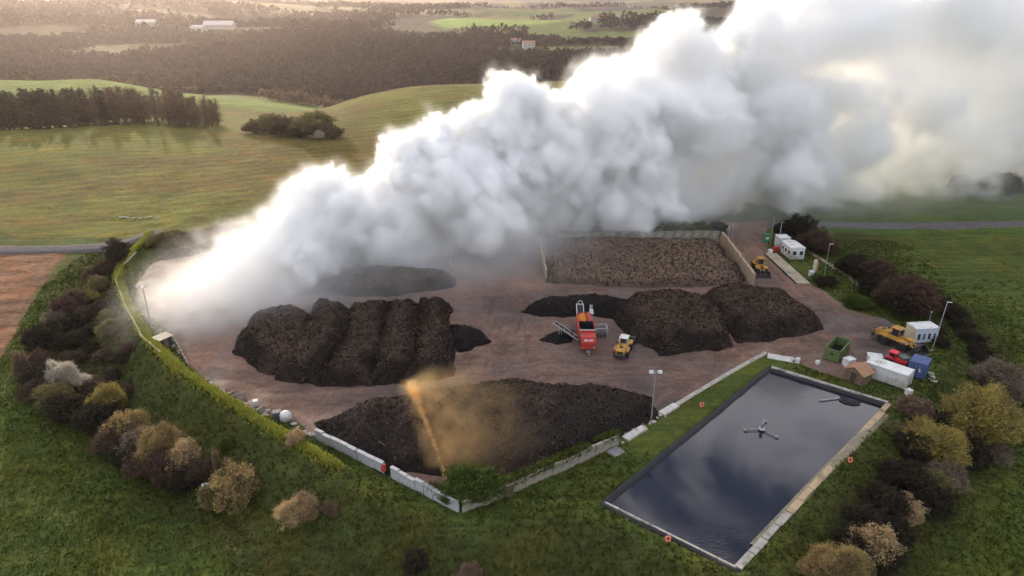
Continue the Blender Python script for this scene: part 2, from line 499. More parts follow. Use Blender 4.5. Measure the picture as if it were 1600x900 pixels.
# furrows on the ploughed plot
wv = n.new('ShaderNodeTexWave'); wv.inputs['Scale'].default_value = 0.28; wv.inputs['Distortion'].default_value = 1.2; wv.inputs['Detail'].default_value = 2
wm = n.new('ShaderNodeMapping'); wm.inputs['Rotation'].default_value = (0, 0, R(62)); l.new(geo.outputs['Position'], wm.inputs[0]); l.new(wm.outputs[0], wv.inputs['Vector'])
hgt = n.new('ShaderNodeMath'); hgt.operation = 'ADD'
l.new(mul(wv.outputs['Fac'], va.outputs['Alpha']), hgt.inputs[0]); l.new(mul(n2.outputs['Fac'], 2.2), hgt.inputs[1])
sepp = n.new('ShaderNodeSeparateXYZ'); l.new(geo.outputs['Position'], sepp.inputs[0])
h2 = n.new('ShaderNodeMath'); h2.operation = 'ADD'; l.new(hgt.outputs[0], h2.inputs[0]); l.new(n3.outputs['Fac'], h2.inputs[1])
bp = n.new('ShaderNodeBump'); bp.inputs['Strength'].default_value = 0.8; bp.inputs['Distance'].default_value = 0.25
l.new(h2.outputs[0], bp.inputs['Height']); l.new(bp.outputs[0], b.inputs['Normal'])
tag(link('terrain', terrain_me, m=m), kind='structure')
# ================================================================== yard, road, pond
def Pg(u, v, it=6):
    """surveyed picture position on the real ground"""
    z = 0.0
    for _ in range(it):
        p = P(u, v, z); z = 0.5 * z + 0.5 * gh(p[0], p[1])
    p = P(u, v, z)
    return np.array([p[0], p[1], gh(p[0], p[1])])

YARD = np.array([P(u, v)[:2] for (u, v) in [
    (222, 470), (258, 515), (285, 556), (318, 598), (352, 622), (400, 643), (462, 658), (500, 684), (600, 735), (722, 796), (850, 748), (962, 690), (1012, 660), (1062, 630),
    (1130, 590), (1192, 553), (1225, 558), (1262, 572), (1320, 592), (1400, 600), (1445, 568), (1442, 540), (1385, 500), (1322, 482), (1290, 455), (1248, 432), (1210, 402), (1196, 375), (1200, 352),
    (1206, 346), (1118, 346), (1132, 362), (1122, 374), (1000, 376), (850, 380), (700, 390), (480, 388), (330, 380), (285, 396), (240, 410), (212, 440)]])
st = 0.6
ax_, ay_ = np.arange(YARD[:, 0].min() - 2, YARD[:, 0].max() + 2, st), np.arange(YARD[:, 1].min() - 2, YARD[:, 1].max() + 2, st)
yx, yy = np.meshgrid(ax_, ay_)
ysd = poly_sd(yx, yy, YARD) + vnoise(yx, yy, 3.5, 71, 3) * 0.9
rut = np.zeros_like(yx)
RUTS = [[(330, 600), (420, 622), (560, 612), (700, 600), (760, 570), (780, 520), (800, 470), (760, 440)], [(1010, 640), (1080, 590), (1160, 555), (1250, 535), (1300, 510), (1260, 470), (1200, 410), (1165, 365)],
        [(780, 590), (860, 575), (960, 590), (1040, 590), (1140, 545)], [(800, 540), (830, 470), (900, 462), (1100, 455), (1190, 440)], [(1280, 530), (1350, 530), (1380, 520)]]
for i, rt in enumerate(RUTS):
    pts = [P(u, v)[:2] for (u, v) in rt]
    for k in range(4):
        off = vnoise(yx, yy, 16, 80 + i * 5 + k, 1) * 1.6
        d = line_d(yx + off, yy + off * 0.7, pts)
        for w in (0.9, 2.6):
            rut -= 0.055 * np.exp(-((d - w - 0.5 * k) / 0.28) ** 2)
rut = np.maximum(rut, -0.10)
yz = 0.26 * sstep(-0.3, 0.9, ysd) - 0.5 * sstep(0.2, -1.2, ysd) + (vnoise(yx, yy, 5, 73, 2) * 0.07 + vnoise(yx, yy, 1.3, 75, 2) * 0.035) * sstep(-1, 1, ysd) + rut
keep = ysd > -1.4
ii = np.arange(yx.size).reshape(yx.shape)
F = np.stack([ii[:-1, :-1], ii[:-1, 1:], ii[1:, 1:], ii[1:, :-1]], -1).reshape(-1, 4)
F = F[(keep.ravel()[F]).all(1)]
used = np.unique(F); rm = -np.ones(yx.size, int); rm[used] = np.arange(len(used))
yard_me = mesh_np('yard', np.stack([yx, yy, yz], -1).reshape(-1, 3)[used], rm[F], smooth=True)
def mud_mat():
    m, n, l, b = mat_new('mud')
    geo = n.new('ShaderNodeNewGeometry')
    def noise(scale, detail=5, rough=0.65, rot=0.0, sc=(1, 1, 1), dist=0.0):
        mpn = n.new('ShaderNodeMapping'); mpn.inputs['Rotation'].default_value = (0, 0, rot); mpn.inputs['Scale'].default_value = sc
        l.new(geo.outputs['Position'], mpn.inputs[0])
        t = n.new('ShaderNodeTexNoise'); t.inputs['Scale'].default_value = scale; t.inputs['Detail'].default_value = detail; t.inputs['Roughness'].default_value = rough; t.inputs['Distortion'].default_value = dist
        l.new(mpn.outputs[0], t.inputs['Vector']); return t.outputs['Fac']
    big = noise(0.035, 5, 0.6)
    rp = n.new('ShaderNodeValToRGB'); e = rp.color_ramp.elements
    e[0].position = 0.36; e[0].color = (0.090, 0.065, 0.057, 1)
    e[1].position = 0.60; e[1].color = (0.205, 0.120, 0.085, 1)
    l.new(big, rp.inputs[0])
    fine = noise(1.4, 6, 0.7); streak = noise(0.5, 4, 0.6, R(30), (0.25, 1.8, 1), 0.6)
    def ramp(src, a, b_, lo, hi):
        r = n.new('ShaderNodeMapRange'); l.new(src, r.inputs['Value'])
        for k, vv in zip(('From Min', 'From Max', 'To Min', 'To Max'), (a, b_, lo, hi)): r.inputs[k].default_value = vv
        return r.outputs[0]
    mu = n.new('ShaderNodeMath'); mu.operation = 'MULTIPLY'; l.new(ramp(fine, 0.25, 0.75, 0.55, 1.45), mu.inputs[0]); l.new(ramp(streak, 0.3, 0.7, 0.82, 1.18), mu.inputs[1])
    vs = n.new('ShaderNodeVectorMath'); vs.operation = 'SCALE'; l.new(rp.outputs[0], vs.inputs[0]); l.new(mu.outputs[0], vs.inputs['Scale'])
    # grey gravel patches
    mx = n.new('ShaderNodeMix'); mx.data_type = 'RGBA'
    l.new(ramp(noise(0.11, 5, 0.7), 0.54, 0.66, 0, 0.75), mx.inputs['Factor']); l.new(vs.outputs[0], mx.inputs['A']); mx.inputs['B'].default_value = (0.125, 0.108, 0.108, 1)
    # damp compacted wheel tracks
    ra = n.new('ShaderNodeAttribute'); ra.attribute_name = 'rut'
    mt = n.new('ShaderNodeMix'); mt.data_type = 'RGBA'; mt.blend_type = 'MULTIPLY'; mfac = n.new('ShaderNodeMath'); mfac.operation = 'MULTIPLY'
    l.new(ra.outputs['Fac'], mfac.inputs[0]); l.new(ramp(noise(0.3, 4, 0.6), 0.35, 0.6, 0.1, 0.9), mfac.inputs[1]); l.new(mfac.outputs[0], mt.inputs['Factor'])
    l.new(mx.outputs['Result'], mt.inputs['A']); mt.inputs['B'].default_value = (0.55, 0.56, 0.58, 1)
    l.new(mt.outputs['Result'], b.inputs['Base Color'])
    l.new(ramp(noise(0.2, 4, 0.6), 0.3, 0.6, 0.55, 0.95), b.inputs['Roughness'])
    b.inputs['Specular IOR Level'].default_value = 0.25
    bp = n.new('ShaderNodeBump'); bp.inputs['Strength'].default_value = 0.7; bp.inputs['Distance'].default_value = 0.15
    l.new(fine, bp.inputs['Height']); l.new(bp.outputs[0], b.inputs['Normal'])
    return m
ra_ = yard_me.attributes.new('rut', 'FLOAT', 'POINT'); ra_.data.foreach_set('value', np.clip(-rut.ravel()[used] * 14, 0, 1).astype(np.float32))
tag(link('yard', yard_me, m=mud_mat()), kind='structure')

# ---- country road
def strip(name, pts, width, lift, m, kind='structure', step=2.0):
    pts = [np.array(p[:2], float) for p in pts]
    # resample
    out = []
    for a, b in zip(pts[:-1], pts[1:]):
        k = max(1, int(np.linalg.norm(b - a) / step))
        for i in range(k): out.append(a + (b - a) * i / k)
    out.append(pts[-1]); out = np.array(out)
    for _ in range(8): out[1:-1] = 0.25 * out[:-2] + 0.5 * out[1:-1] + 0.25 * out[2:]
    t = np.gradient(out, axis=0); t /= np.linalg.norm(t, axis=1)[:, None]
    nrm = np.stack([-t[:, 1], t[:, 0]], 1)
    offs = np.linspace(-0.5, 0.5, 5) * width
    grid = out[:, None, :] + nrm[:, None, :] * offs[None, :, None]
    h = ground_h(grid[..., 0], grid[..., 1])
    hh = np.maximum.reduce([h.max(1)])
    for _ in range(6): hh[1:-1] = np.maximum(hh[1:-1], 0.5 * (hh[:-2] + hh[2:]))
    crown = lift + 0.05 * (1 - (2 * offs / width) ** 2)
    z = hh[:, None] + crown[None, :]
    skirt = np.concatenate([grid[:, :1] - nrm[:, None, :] * 0.5, grid, grid[:, -1:] + nrm[:, None, :] * 0.5], 1)
    zz = np.concatenate([z[:, :1] - 0.7, z, z[:, -1:] - 0.7], 1)
    V = np.concatenate([skirt, zz[..., None]], -1)
    a, b = V.shape[:2]; id_ = np.arange(a * b).reshape(a, b)
    F = np.stack([id_[:-1, :-1], id_[:-1, 1:], id_[1:, 1:], id_[1:, :-1]], -1).reshape(-1, 4)
    o = link(name, mesh_np(name, V.reshape(-1, 3), F[:, ::-1], smooth=True), m=m)
    return tag(o, kind=kind)
asphalt = mat('asphalt', (0.105, 0.098, 0.10), 1.0, var=0.18, scale=0.6, spec=0.05)
ROAD = [(-700, 120), (-300, 150), P(-60, 386), P(110, 379), P(235, 373), (-40, 170), (40, 175.5), P(1200, 351), P(1600, 348), (300, 178), (700, 165)]
strip('road', ROAD, 5.2, 0.06, asphalt)
concrete = mat('concrete', (0.36, 0.33, 0.29), 0.9, var=0.25, scale=1.2, bump=0.02, dirt=(0.13, 0.11, 0.08), dirt_amt=0.35)
concrete_light = mat('concrete_light', (0.50, 0.48, 0.45), 0.9, var=0.18, scale=1.0, bump=0.015, dirt=(0.20, 0.17, 0.13), dirt_amt=0.35)
pathm = mat('path_gravel', (0.22, 0.19, 0.13), 0.95, var=0.3, scale=1.0)
strip('path', [P(1262, 392), P(1300, 415), P(1340, 442), P(1365, 462)], 1.1, 0.05, pathm)
strip('kerb', [P(1012, 659), P(1062, 629), P(1130, 588), P(1178, 560), P(1197, 551)], 0.55, 0.16, concrete)
strip('apron', [P(1200, 553), P(1225, 557), P(1250, 562)], 3.0, 0.10, concrete_light)
strip('verge_path', [P(1180, 850), P(1300, 728), P(1385, 646)], 1.1, 0.03, pathm)

# ---- pond
n_ = len(POND)
def inset(poly, d):
    poly = np.asarray(poly); c = poly.mean(0); out = []
    k = len(poly)
    for i in range(k):
        p0, p1, p2 = poly[i - 1], poly[i], poly[(i + 1) % k]
        def nrm(a, b):
            t = (b - a) / np.linalg.norm(b - a); q = np.array([-t[1], t[0]])
            return q if np.dot(c - a, q) > 0 else -q
        n1, n2 = nrm(p0, p1), nrm(p1, p2)
        A = np.array([n1, n2]); bb = np.array([np.dot(n1, p1) + d, np.dot(n2, p1) + d])
        out.append(np.linalg.solve(A, bb))
    return np.array(out)
def subdiv_ring(poly, step=0.8):
    out = []
    for i in range(len(poly)):
        a, b = poly[i], poly[(i + 1) % len(poly)]
        k = int(np.linalg.norm(b - a) / step)
        out += [a + (b - a) * j / k for j in range(k)]
    return np.array(out)
base_ring = subdiv_ring(POND)
def ring_in(d):      # map base ring to an inset ring
    q = inset(POND, d); out = []
    for i in range(4):
        a, b = POND[i], POND[(i + 1) % 4]; k = int(np.linalg.norm(b - a) / 0.8)
        out += [q[i] + (q[(i + 1) % 4] - q[i]) * j / k for j in range(k)]
    return np.array(out)
def ring_mesh(name, specs, m, jit=0.0):
    rings = []
    for (d, z) in specs:
        r = ring_in(d)
        w = vnoise(r[:, 0], r[:, 1], 2.0, 91, 2) * jit
        rings.append(np.concatenate([r + (r - POND_C) * (w / np.linalg.norm(r - POND_C, axis=1))[:, None], np.full((len(r), 1), z)], 1))
    k = len(rings[0]); V = np.concatenate(rings); F = []
    for j in range(len(rings) - 1):
        for i in range(k):
            i2 = (i + 1) % k
            F.append((j * k + i, j * k + i2, (j + 1) * k + i2, (j + 1) * k + i))
    return link(name, mesh_np(name, V, np.array(F), smooth=False), m=m)
liner = mat('liner', (0.018, 0.018, 0.020), 0.5, var=0.3, scale=1.5)
tag(ring_mesh('pond_liner', [(-0.62, -0.3), (-0.42, 0.07), (-0.2, 0.05), (0.0, -0.1), (0.5, -1.3)], liner, 0.22), kind='structure')
# pale concrete coping on the field side and the near side
def coping(name, a, b, w, z0, z1, m, off):
    a, b = np.array(a), np.array(b); t = (b - a) / np.linalg.norm(b - a); nn = np.array([-t[1], t[0]])
    if np.dot(POND_C - a, nn) > 0: nn = -nn
    c = (a + b) / 2 + nn * (off + w / 2); L = np.linalg.norm(b - a)
    return MB().box((c[0], c[1], (z0 + z1) / 2), (L, w, z1 - z0), rz=math.atan2(t[1], t[0]), bevel=0.03).build(name, m)
sand = mat('coping_sand', (0.42, 0.31, 0.19), 0.9, var=0.25, scale=0.8, dirt=(0.17, 0.15, 0.10), dirt_amt=0.4)
wt = []
def lerp(a, b, t): return np.array(a) + (np.array(b) - np.array(a)) * t
for k in range(15):
    o = coping('coping_slab', lerp(POND[1], POND[2], k / 15 + 0.0015), lerp(POND[1], POND[2], (k + 1) / 15 - 0.0015), 0.85 + 0.08 * math.sin(k * 2.1), -0.3, 0.16 + 0.012 * math.sin(k * 3.7), sand if k > 3 else concrete, -0.25)
    wt.append(o)
pc = empty('pond_edge', (POND_C[0], POND_C[1], 0)); tag(pc, kind='structure')
for k in range(8):
    wt.append(coping('coping_slab', lerp(POND[0], POND[1], k / 8 + 0.002), lerp(POND[0], POND[1], (k + 1) / 8 - 0.002), 0.28, -0.3, 0.15 + 0.01 * math.sin(k * 2.7), concrete, -0.12))
for k in range(8):
    wt.append(coping('coping_slab', lerp(POND[2], POND[3], k / 8 + 0.002), lerp(POND[2], POND[3], (k + 1) / 8 - 0.002), 0.5, -0.3, 0.14 + 0.01 * math.sin(k * 1.7), concrete, 0.1))
bpy.context.view_layer.update()
for o in wt:
    o.parent = pc; o.matrix_parent_inverse = Matrix.Translation((-POND_C[0], -POND_C[1], 0))
# water
wr = inset(POND, -0.1)
m, n, l, b = mat_new('pond_water')
b.inputs['Base Color'].default_value = (0.012, 0.012, 0.022, 1); b.inputs['Roughness'].default_value = 0.04; b.inputs['IOR'].default_value = 1.45; b.inputs['Specular IOR Level'].default_value = 0.5
geo = n.new('ShaderNodeNewGeometry')
t1 = n.new('ShaderNodeTexNoise'); t1.inputs['Scale'].default_value = 2.4; t1.inputs['Detail'].default_value = 3
mpn = n.new('ShaderNodeMapping'); mpn.inputs['Scale'].default_value = (0.5, 1.6, 1); l.new(geo.outputs['Position'], mpn.inputs[0]); l.new(mpn.outputs[0], t1.inputs['Vector'])
t2 = n.new('ShaderNodeTexNoise'); t2.inputs['Scale'].default_value = 0.12; l.new(geo.outputs['Position'], t2.inputs['Vector'])
mr = n.new('ShaderNodeMapRange'); l.new(t2.outputs['Fac'], mr.inputs['Value']); mr.inputs['From Min'].default_value = 0.45; mr.inputs['From Max'].default_value = 0.65; mr.inputs['To Min'].default_value = 0.02; mr.inputs['To Max'].default_value = 0.14
bp = n.new('ShaderNodeBump'); bp.inputs['Distance'].default_value = 0.05; l.new(mr.outputs[0], bp.inputs['Strength']); l.new(t1.outputs['Fac'], bp.inputs['Height']); l.new(bp.outputs[0], b.inputs['Normal'])
water_me = mesh_np('pond_water', np.concatenate([wr, np.full((4, 1), WATER_Z)], 1), np.array([[0, 1, 2, 3]]))
tag(link('pond_water', water_me, m=m), kind='structure')

# ================================================================== compost heaps
def compost_mat(name, col, col2, chip):
    m, n, l, b = mat_new(name)
    geo = n.new('ShaderNodeNewGeometry')
    def noise(scale, detail=6, rough=0.7):
        t = n.new('ShaderNodeTexNoise'); t.inputs['Scale'].default_value = scale; t.inputs['Detail'].default_value = detail; t.inputs['Roughness'].default_value = rough
        l.new(geo.outputs['Position'], t.inputs['Vector']); return t.outputs['Fac']
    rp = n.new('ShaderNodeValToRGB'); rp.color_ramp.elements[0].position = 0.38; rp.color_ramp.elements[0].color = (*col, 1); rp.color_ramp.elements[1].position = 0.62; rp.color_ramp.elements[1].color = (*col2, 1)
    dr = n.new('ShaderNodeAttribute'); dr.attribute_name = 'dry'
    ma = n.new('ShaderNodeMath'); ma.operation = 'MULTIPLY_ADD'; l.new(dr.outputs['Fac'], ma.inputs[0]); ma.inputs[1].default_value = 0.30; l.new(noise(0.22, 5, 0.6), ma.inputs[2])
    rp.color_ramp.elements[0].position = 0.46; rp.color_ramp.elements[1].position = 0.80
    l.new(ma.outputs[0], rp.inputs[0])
    f = noise(4.6); r = n.new('ShaderNodeMapRange'); l.new(f, r.inputs['Value']); r.inputs['From Min'].default_value = 0.3; r.inputs['From Max'].default_value = 0.7; r.inputs['To Min'].default_value = 0.3; r.inputs['To Max'].default_value = 1.9
    vs = n.new('ShaderNodeVectorMath'); vs.operation = 'SCALE'; l.new(rp.outputs[0], vs.inputs[0]); l.new(r.outputs[0], vs.inputs['Scale'])
    mx = n.new('ShaderNodeMix'); mx.data_type = 'RGBA'
    r2 = n.new('ShaderNodeMapRange'); l.new(noise(6.0, 3, 0.8), r2.inputs['Value']); r2.inputs['From Min'].default_value = 0.62; r2.inputs['From Max'].default_value = 0.74; r2.inputs['To Max'].default_value = 0.7
    l.new(r2.outputs[0], mx.inputs['Factor']); l.new(vs.outputs[0], mx.inputs['A']); mx.inputs['B'].default_value = (*chip, 1)
    l.new(mx.outputs['Result'], b.inputs['Base Color']); b.inputs['Roughness'].default_value = 0.95; b.inputs['Specular IOR Level'].default_value = 0.12
    bp = n.new('ShaderNodeBump'); bp.inputs['Strength'].default_value = 1.0; bp.inputs['Distance'].default_value = 0.3; l.new(f, bp.inputs['Height']); l.new(bp.outputs[0], b.inputs['Normal'])
    return m
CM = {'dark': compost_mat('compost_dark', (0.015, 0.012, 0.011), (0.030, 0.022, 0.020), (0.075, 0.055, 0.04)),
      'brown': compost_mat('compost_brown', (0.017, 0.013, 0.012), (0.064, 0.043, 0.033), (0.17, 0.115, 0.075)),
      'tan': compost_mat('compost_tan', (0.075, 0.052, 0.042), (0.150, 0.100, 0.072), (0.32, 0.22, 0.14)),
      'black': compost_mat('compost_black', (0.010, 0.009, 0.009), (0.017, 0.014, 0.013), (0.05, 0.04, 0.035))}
chipm = mat('wood_chip', (0.23, 0.15, 0.095), 0.9, var=0.5, scale=0.8)
def heap(pix, H, slope, mname, label, seed, crest=None, st=0.42, rough=0.4, chips=900, tilt=None, group=None, dome=None):
    poly = np.array([P(u, v)[:2] for (u, v) in pix]); c = poly.mean(0)
    xs = np.arange(poly[:, 0].min() - 1.5, poly[:, 0].max() + 1.5, st); ys = np.arange(poly[:, 1].min() - 1.5, poly[:, 1].max() + 1.5, st)
    X, Y = np.meshgrid(xs, ys)
    sd = poly_sd(X, Y, poly) + vnoise(X, Y, 4.0, seed, 3) * 1.2
    q = np.maximum(sd, 0) * slope / H
    Hh = H
    if tilt is not None:
        Hh = H * np.clip(tilt[0] + (tilt[1] - tilt[0]) * (Y - poly[:, 1].min()) / np.ptp(poly[:, 1]), 0.2, 2)
    h = Hh * np.tanh(q ** 1.05 * 1.05)
    if dome: h = Hh * (1 - (1 - np.clip(sd / dome, 0, 1)) ** 1.9)
    if crest is not None:        # separate dumped rows, rounded ridges with valleys between
        pts, spacing, depth = crest
        a, b = np.array(P(*pts[0])[:2]), np.array(P(*pts[1])[:2]); t = (b - a) / np.linalg.norm(b - a)
        s = (X - a[0]) * t[0] + (Y - a[1]) * t[1] + vnoise(X, Y, 7, seed + 3, 2) * 0.7
        ph = (s / spacing) % 1.0
        h = h * (1 - depth * (1 - np.sqrt(np.clip(1 - (2 * ph - 1) ** 2, 0, 1))) ** 1.0)
    lump = vnoise(X, Y, 5.0, seed + 5, 2) * rough * 1.3 + vnoise(X, Y, 2.1, seed + 7, 2) * rough * 0.55 + vnoise(X, Y, 0.9, seed + 9, 2) * rough * 0.6
    h = h + lump * sstep(0.0, 1.6, sd) - 0.25 * sstep(0.6, -1.0, sd) + 0.1
    keep = sd > -1.1
    ii = np.arange(X.size).reshape(X.shape)
    F = np.stack([ii[:-1, :-1], ii[:-1, 1:], ii[1:, 1:], ii[1:, :-1]], -1).reshape(-1, 4)
    F = F[(keep.ravel()[F]).all(1)]
    us = np.unique(F); rm = -np.ones(X.size, int); rm[us] = np.arange(len(us))
    V = np.stack([X - c[0], Y - c[1], h], -1).reshape(-1, 3)
    o = empty('compost_heap', (c[0], c[1], 0)); tag(o, label, 'compost heap', group or 'compost heaps in the yard')
    hme = mesh_np('heap_body', V[us], rm[F], smooth=True)
    da = hme.attributes.new('dry', 'FLOAT', 'POINT'); da.data.foreach_set('value', sstep(1.6, 3.4, sd + vnoise(X, Y, 1.5, seed + 2, 2) * 0.8).ravel()[us].astype(np.float32))  # paler away from the heap's edge, darker towards its sides
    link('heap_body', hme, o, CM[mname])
    # loose woody chips lying on it
    g = np.random.default_rng(seed)
    if chips:
        chips = int(chips * 2.6)
        ok = us[(h.ravel()[us] > 0.35)]
        pk = g.choice(ok, chips)
        p = V[pk] + np.c_[g.uniform(-.2, .2, (chips, 2)), np.full(chips, 0.03)]
        an = g.uniform(0, math.pi, chips); L = g.uniform(0.12, 0.5, chips); w = g.uniform(0.03, 0.10, chips)
        d = np.c_[np.cos(an), np.sin(an), g.uniform(-.5, .5, chips)] * L[:, None]; s = np.c_[-np.sin(an), np.cos(an), g.uniform(-.4, .4, chips)] * w[:, None]
        u_ = np.c_[np.zeros(chips), np.zeros(chips), w * 1.2]
        Vv = np.stack([p - d, p + s, p + d + u_, p - s + u_], 1).reshape(-1, 3)
        b4 = np.arange(chips)[:, None] * 4
        Fc = np.concatenate([b4 + np.array([[0, 1, 2]]), b4 + np.array([[0, 2, 3]]), b4 + np.array([[1, 3, 2]]), b4 + np.array([[0, 3, 1]])])
        co = link('wood_chips', mesh_np('wood_chips', Vv, Fc), o, chipm); co['kind'] = 'stuff'
    return o
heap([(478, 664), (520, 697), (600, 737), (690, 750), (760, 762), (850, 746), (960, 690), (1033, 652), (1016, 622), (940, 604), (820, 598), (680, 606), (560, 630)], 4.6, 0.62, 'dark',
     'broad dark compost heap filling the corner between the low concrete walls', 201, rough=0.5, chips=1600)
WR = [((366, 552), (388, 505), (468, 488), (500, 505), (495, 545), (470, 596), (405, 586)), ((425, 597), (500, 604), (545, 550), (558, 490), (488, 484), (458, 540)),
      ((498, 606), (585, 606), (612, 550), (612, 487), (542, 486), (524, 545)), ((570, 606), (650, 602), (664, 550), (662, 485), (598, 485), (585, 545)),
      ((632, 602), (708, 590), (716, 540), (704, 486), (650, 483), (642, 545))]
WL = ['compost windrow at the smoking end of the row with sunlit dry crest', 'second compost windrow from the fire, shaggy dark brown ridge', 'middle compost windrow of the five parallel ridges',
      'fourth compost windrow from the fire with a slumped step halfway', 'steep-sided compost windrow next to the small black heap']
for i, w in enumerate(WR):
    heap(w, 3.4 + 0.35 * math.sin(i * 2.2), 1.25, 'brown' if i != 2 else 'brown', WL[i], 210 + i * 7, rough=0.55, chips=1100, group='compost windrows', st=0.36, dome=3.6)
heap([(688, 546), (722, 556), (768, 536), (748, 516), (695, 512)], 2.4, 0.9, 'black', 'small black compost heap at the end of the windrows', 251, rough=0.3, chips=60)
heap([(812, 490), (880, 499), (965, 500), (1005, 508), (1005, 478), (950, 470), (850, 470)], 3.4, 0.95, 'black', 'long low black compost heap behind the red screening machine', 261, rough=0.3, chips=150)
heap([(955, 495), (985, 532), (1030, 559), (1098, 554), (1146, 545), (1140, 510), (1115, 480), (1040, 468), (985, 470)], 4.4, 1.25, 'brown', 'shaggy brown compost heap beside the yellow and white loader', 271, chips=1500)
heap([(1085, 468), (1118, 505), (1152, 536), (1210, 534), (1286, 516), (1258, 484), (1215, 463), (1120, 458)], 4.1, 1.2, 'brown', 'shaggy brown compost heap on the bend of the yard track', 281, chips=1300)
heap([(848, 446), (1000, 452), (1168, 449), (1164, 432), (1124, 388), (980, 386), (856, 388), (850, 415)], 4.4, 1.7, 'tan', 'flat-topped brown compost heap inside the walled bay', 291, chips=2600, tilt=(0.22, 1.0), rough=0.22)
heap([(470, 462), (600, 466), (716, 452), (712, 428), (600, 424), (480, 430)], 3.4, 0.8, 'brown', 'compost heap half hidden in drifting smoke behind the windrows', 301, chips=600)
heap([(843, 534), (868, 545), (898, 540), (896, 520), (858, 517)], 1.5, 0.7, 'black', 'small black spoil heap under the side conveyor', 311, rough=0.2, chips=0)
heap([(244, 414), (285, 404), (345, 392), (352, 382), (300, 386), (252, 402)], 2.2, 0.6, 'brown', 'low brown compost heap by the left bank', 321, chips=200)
# ================================================================== walls
wall_old = mat('wall_stained', (0.34, 0.30, 0.24), 0.92, var=0.3, scale=1.6, bump=0.02, dirt=(0.07, 0.065, 0.045), dirt_amt=0.6)
wall_pale = mat('wall_pale', (0.38, 0.38, 0.39), 0.9, var=0.2, scale=1.2, bump=0.02, dirt=(0.2, 0.18, 0.15), dirt_amt=0.4)
wall_warm = mat('wall_warm', (0.36, 0.27, 0.18), 0.9, var=0.2, scale=1.2, bump=0.02, dirt=(0.2, 0.15, 0.10), dirt_amt=0.35)
red_paint = mat('red_paint_old', (0.42, 0.05, 0.04), 0.7, var=0.2)
def wall(pix, h, m, label, width=1.5, th=0.28, cap=None, base=-0.6, jit=0.03, endm=None, z=0.0):
    pts = [np.array(P(u, v, z)[:2]) for (u, v) in pix]
    mid = np.mean(pts, 0); root = empty('concrete_wall', (mid[0], mid[1], z)); tag(root, label, 'wall', kind='thing')
    g = np.random.default_rng(int(abs(pix[0][0] * 7 + pix[0][1])))
    seglen = [np.linalg.norm(b - a) for a, b in zip(pts[:-1], pts[1:])]
    cache = {}
    for (a, b), L in zip(zip(pts[:-1], pts[1:]), seglen):
        k = max(1, round(L / width)); t = (b - a) / L; rz = math.atan2(t[1], t[0])
        key = round(L / k, 3)
        if key not in cache:
            mb = MB().box((0, 0, (h + base) / 2), (L / k - 0.02, th, h - base), bevel=0.03)
            if cap: mb.box((0, 0, h + 0.05), (L / k - 0.03, cap, 0.14), bevel=0.03)
            cache[key] = mb.mesh('panel'); cache[key].materials.append(m)
        for i in range(k):
            p = a + t * L * (i + 0.5) / k - mid
            o = link('panel', cache[key], root)
            o.location = (p[0] + g.normal() * jit, p[1] + g.normal() * jit, g.normal() * jit * 1.5)
            o.rotation_euler = (g.normal() * jit * 0.8, 0, rz + g.normal() * jit * 0.4)
    if endm:
        p = pts[-1] - mid
        MB().box((p[0], p[1], h * 0.55), (0.5, 0.5, h * 0.7), rz=rz, bevel=0.03).build('end_block', endm, root)
    return root
wall([(494, 686), (545, 711), (600, 739)], 1.5, wall_pale, 'pale concrete panel wall with a red end block by the dark heap', cap=0.55, endm=red_paint)
wall([(612, 746), (650, 766), (690, 787), (718, 800)], 1.55, wall_pale, 'pale concrete panel wall running from the gap to the sharp corner', cap=0.5)
wall([(722, 801), (790, 776), (850, 748), (905, 724), (966, 694)], 1.6, wall_old, 'weed-topped stained concrete panel wall along the dark heap', cap=0.4)
wall([(853, 438), (846, 405), (848, 388)], 2.5, wall_warm, 'short sunlit side wall of the compost bay toward the smoke', width=2.0, th=0.4)
wall([(852, 381), (980, 379), (1123, 378)], 2.9, wall_old, 'long back wall of the compost bay', width=2.4, th=0.35)
wall([(1127, 380), (1150, 412), (1176, 448)], 3.0, wall_warm, 'sloping side wall of the compost bay beside the access track', width=2.0, th=0.55)
wall([(706, 440), (700, 395)], 3.0, wall_warm, 'bay side wall standing in drifting smoke', width=2.0, th=0.35)
wall([(490, 430), (600, 418), (700, 395)], 2.8, wall_warm, 'smoke-veiled back wall behind the half hidden heap', width=2.2, th=0.35)
wall([(338, 634), (366, 620)], 1.1, wall_old, 'short grey concrete bay wall beside the stacked pallets', width=1.3, th=0.3)
wall([(386, 658), (414, 642)], 0.9, wall_old, 'short low concrete wall beside the white tank', width=1.3, th=0.3)
wall([(274, 536), (296, 576)], 0.9, wall_old, 'narrow low concrete wall near the tin-roofed hut', width=1.6, th=0.25)

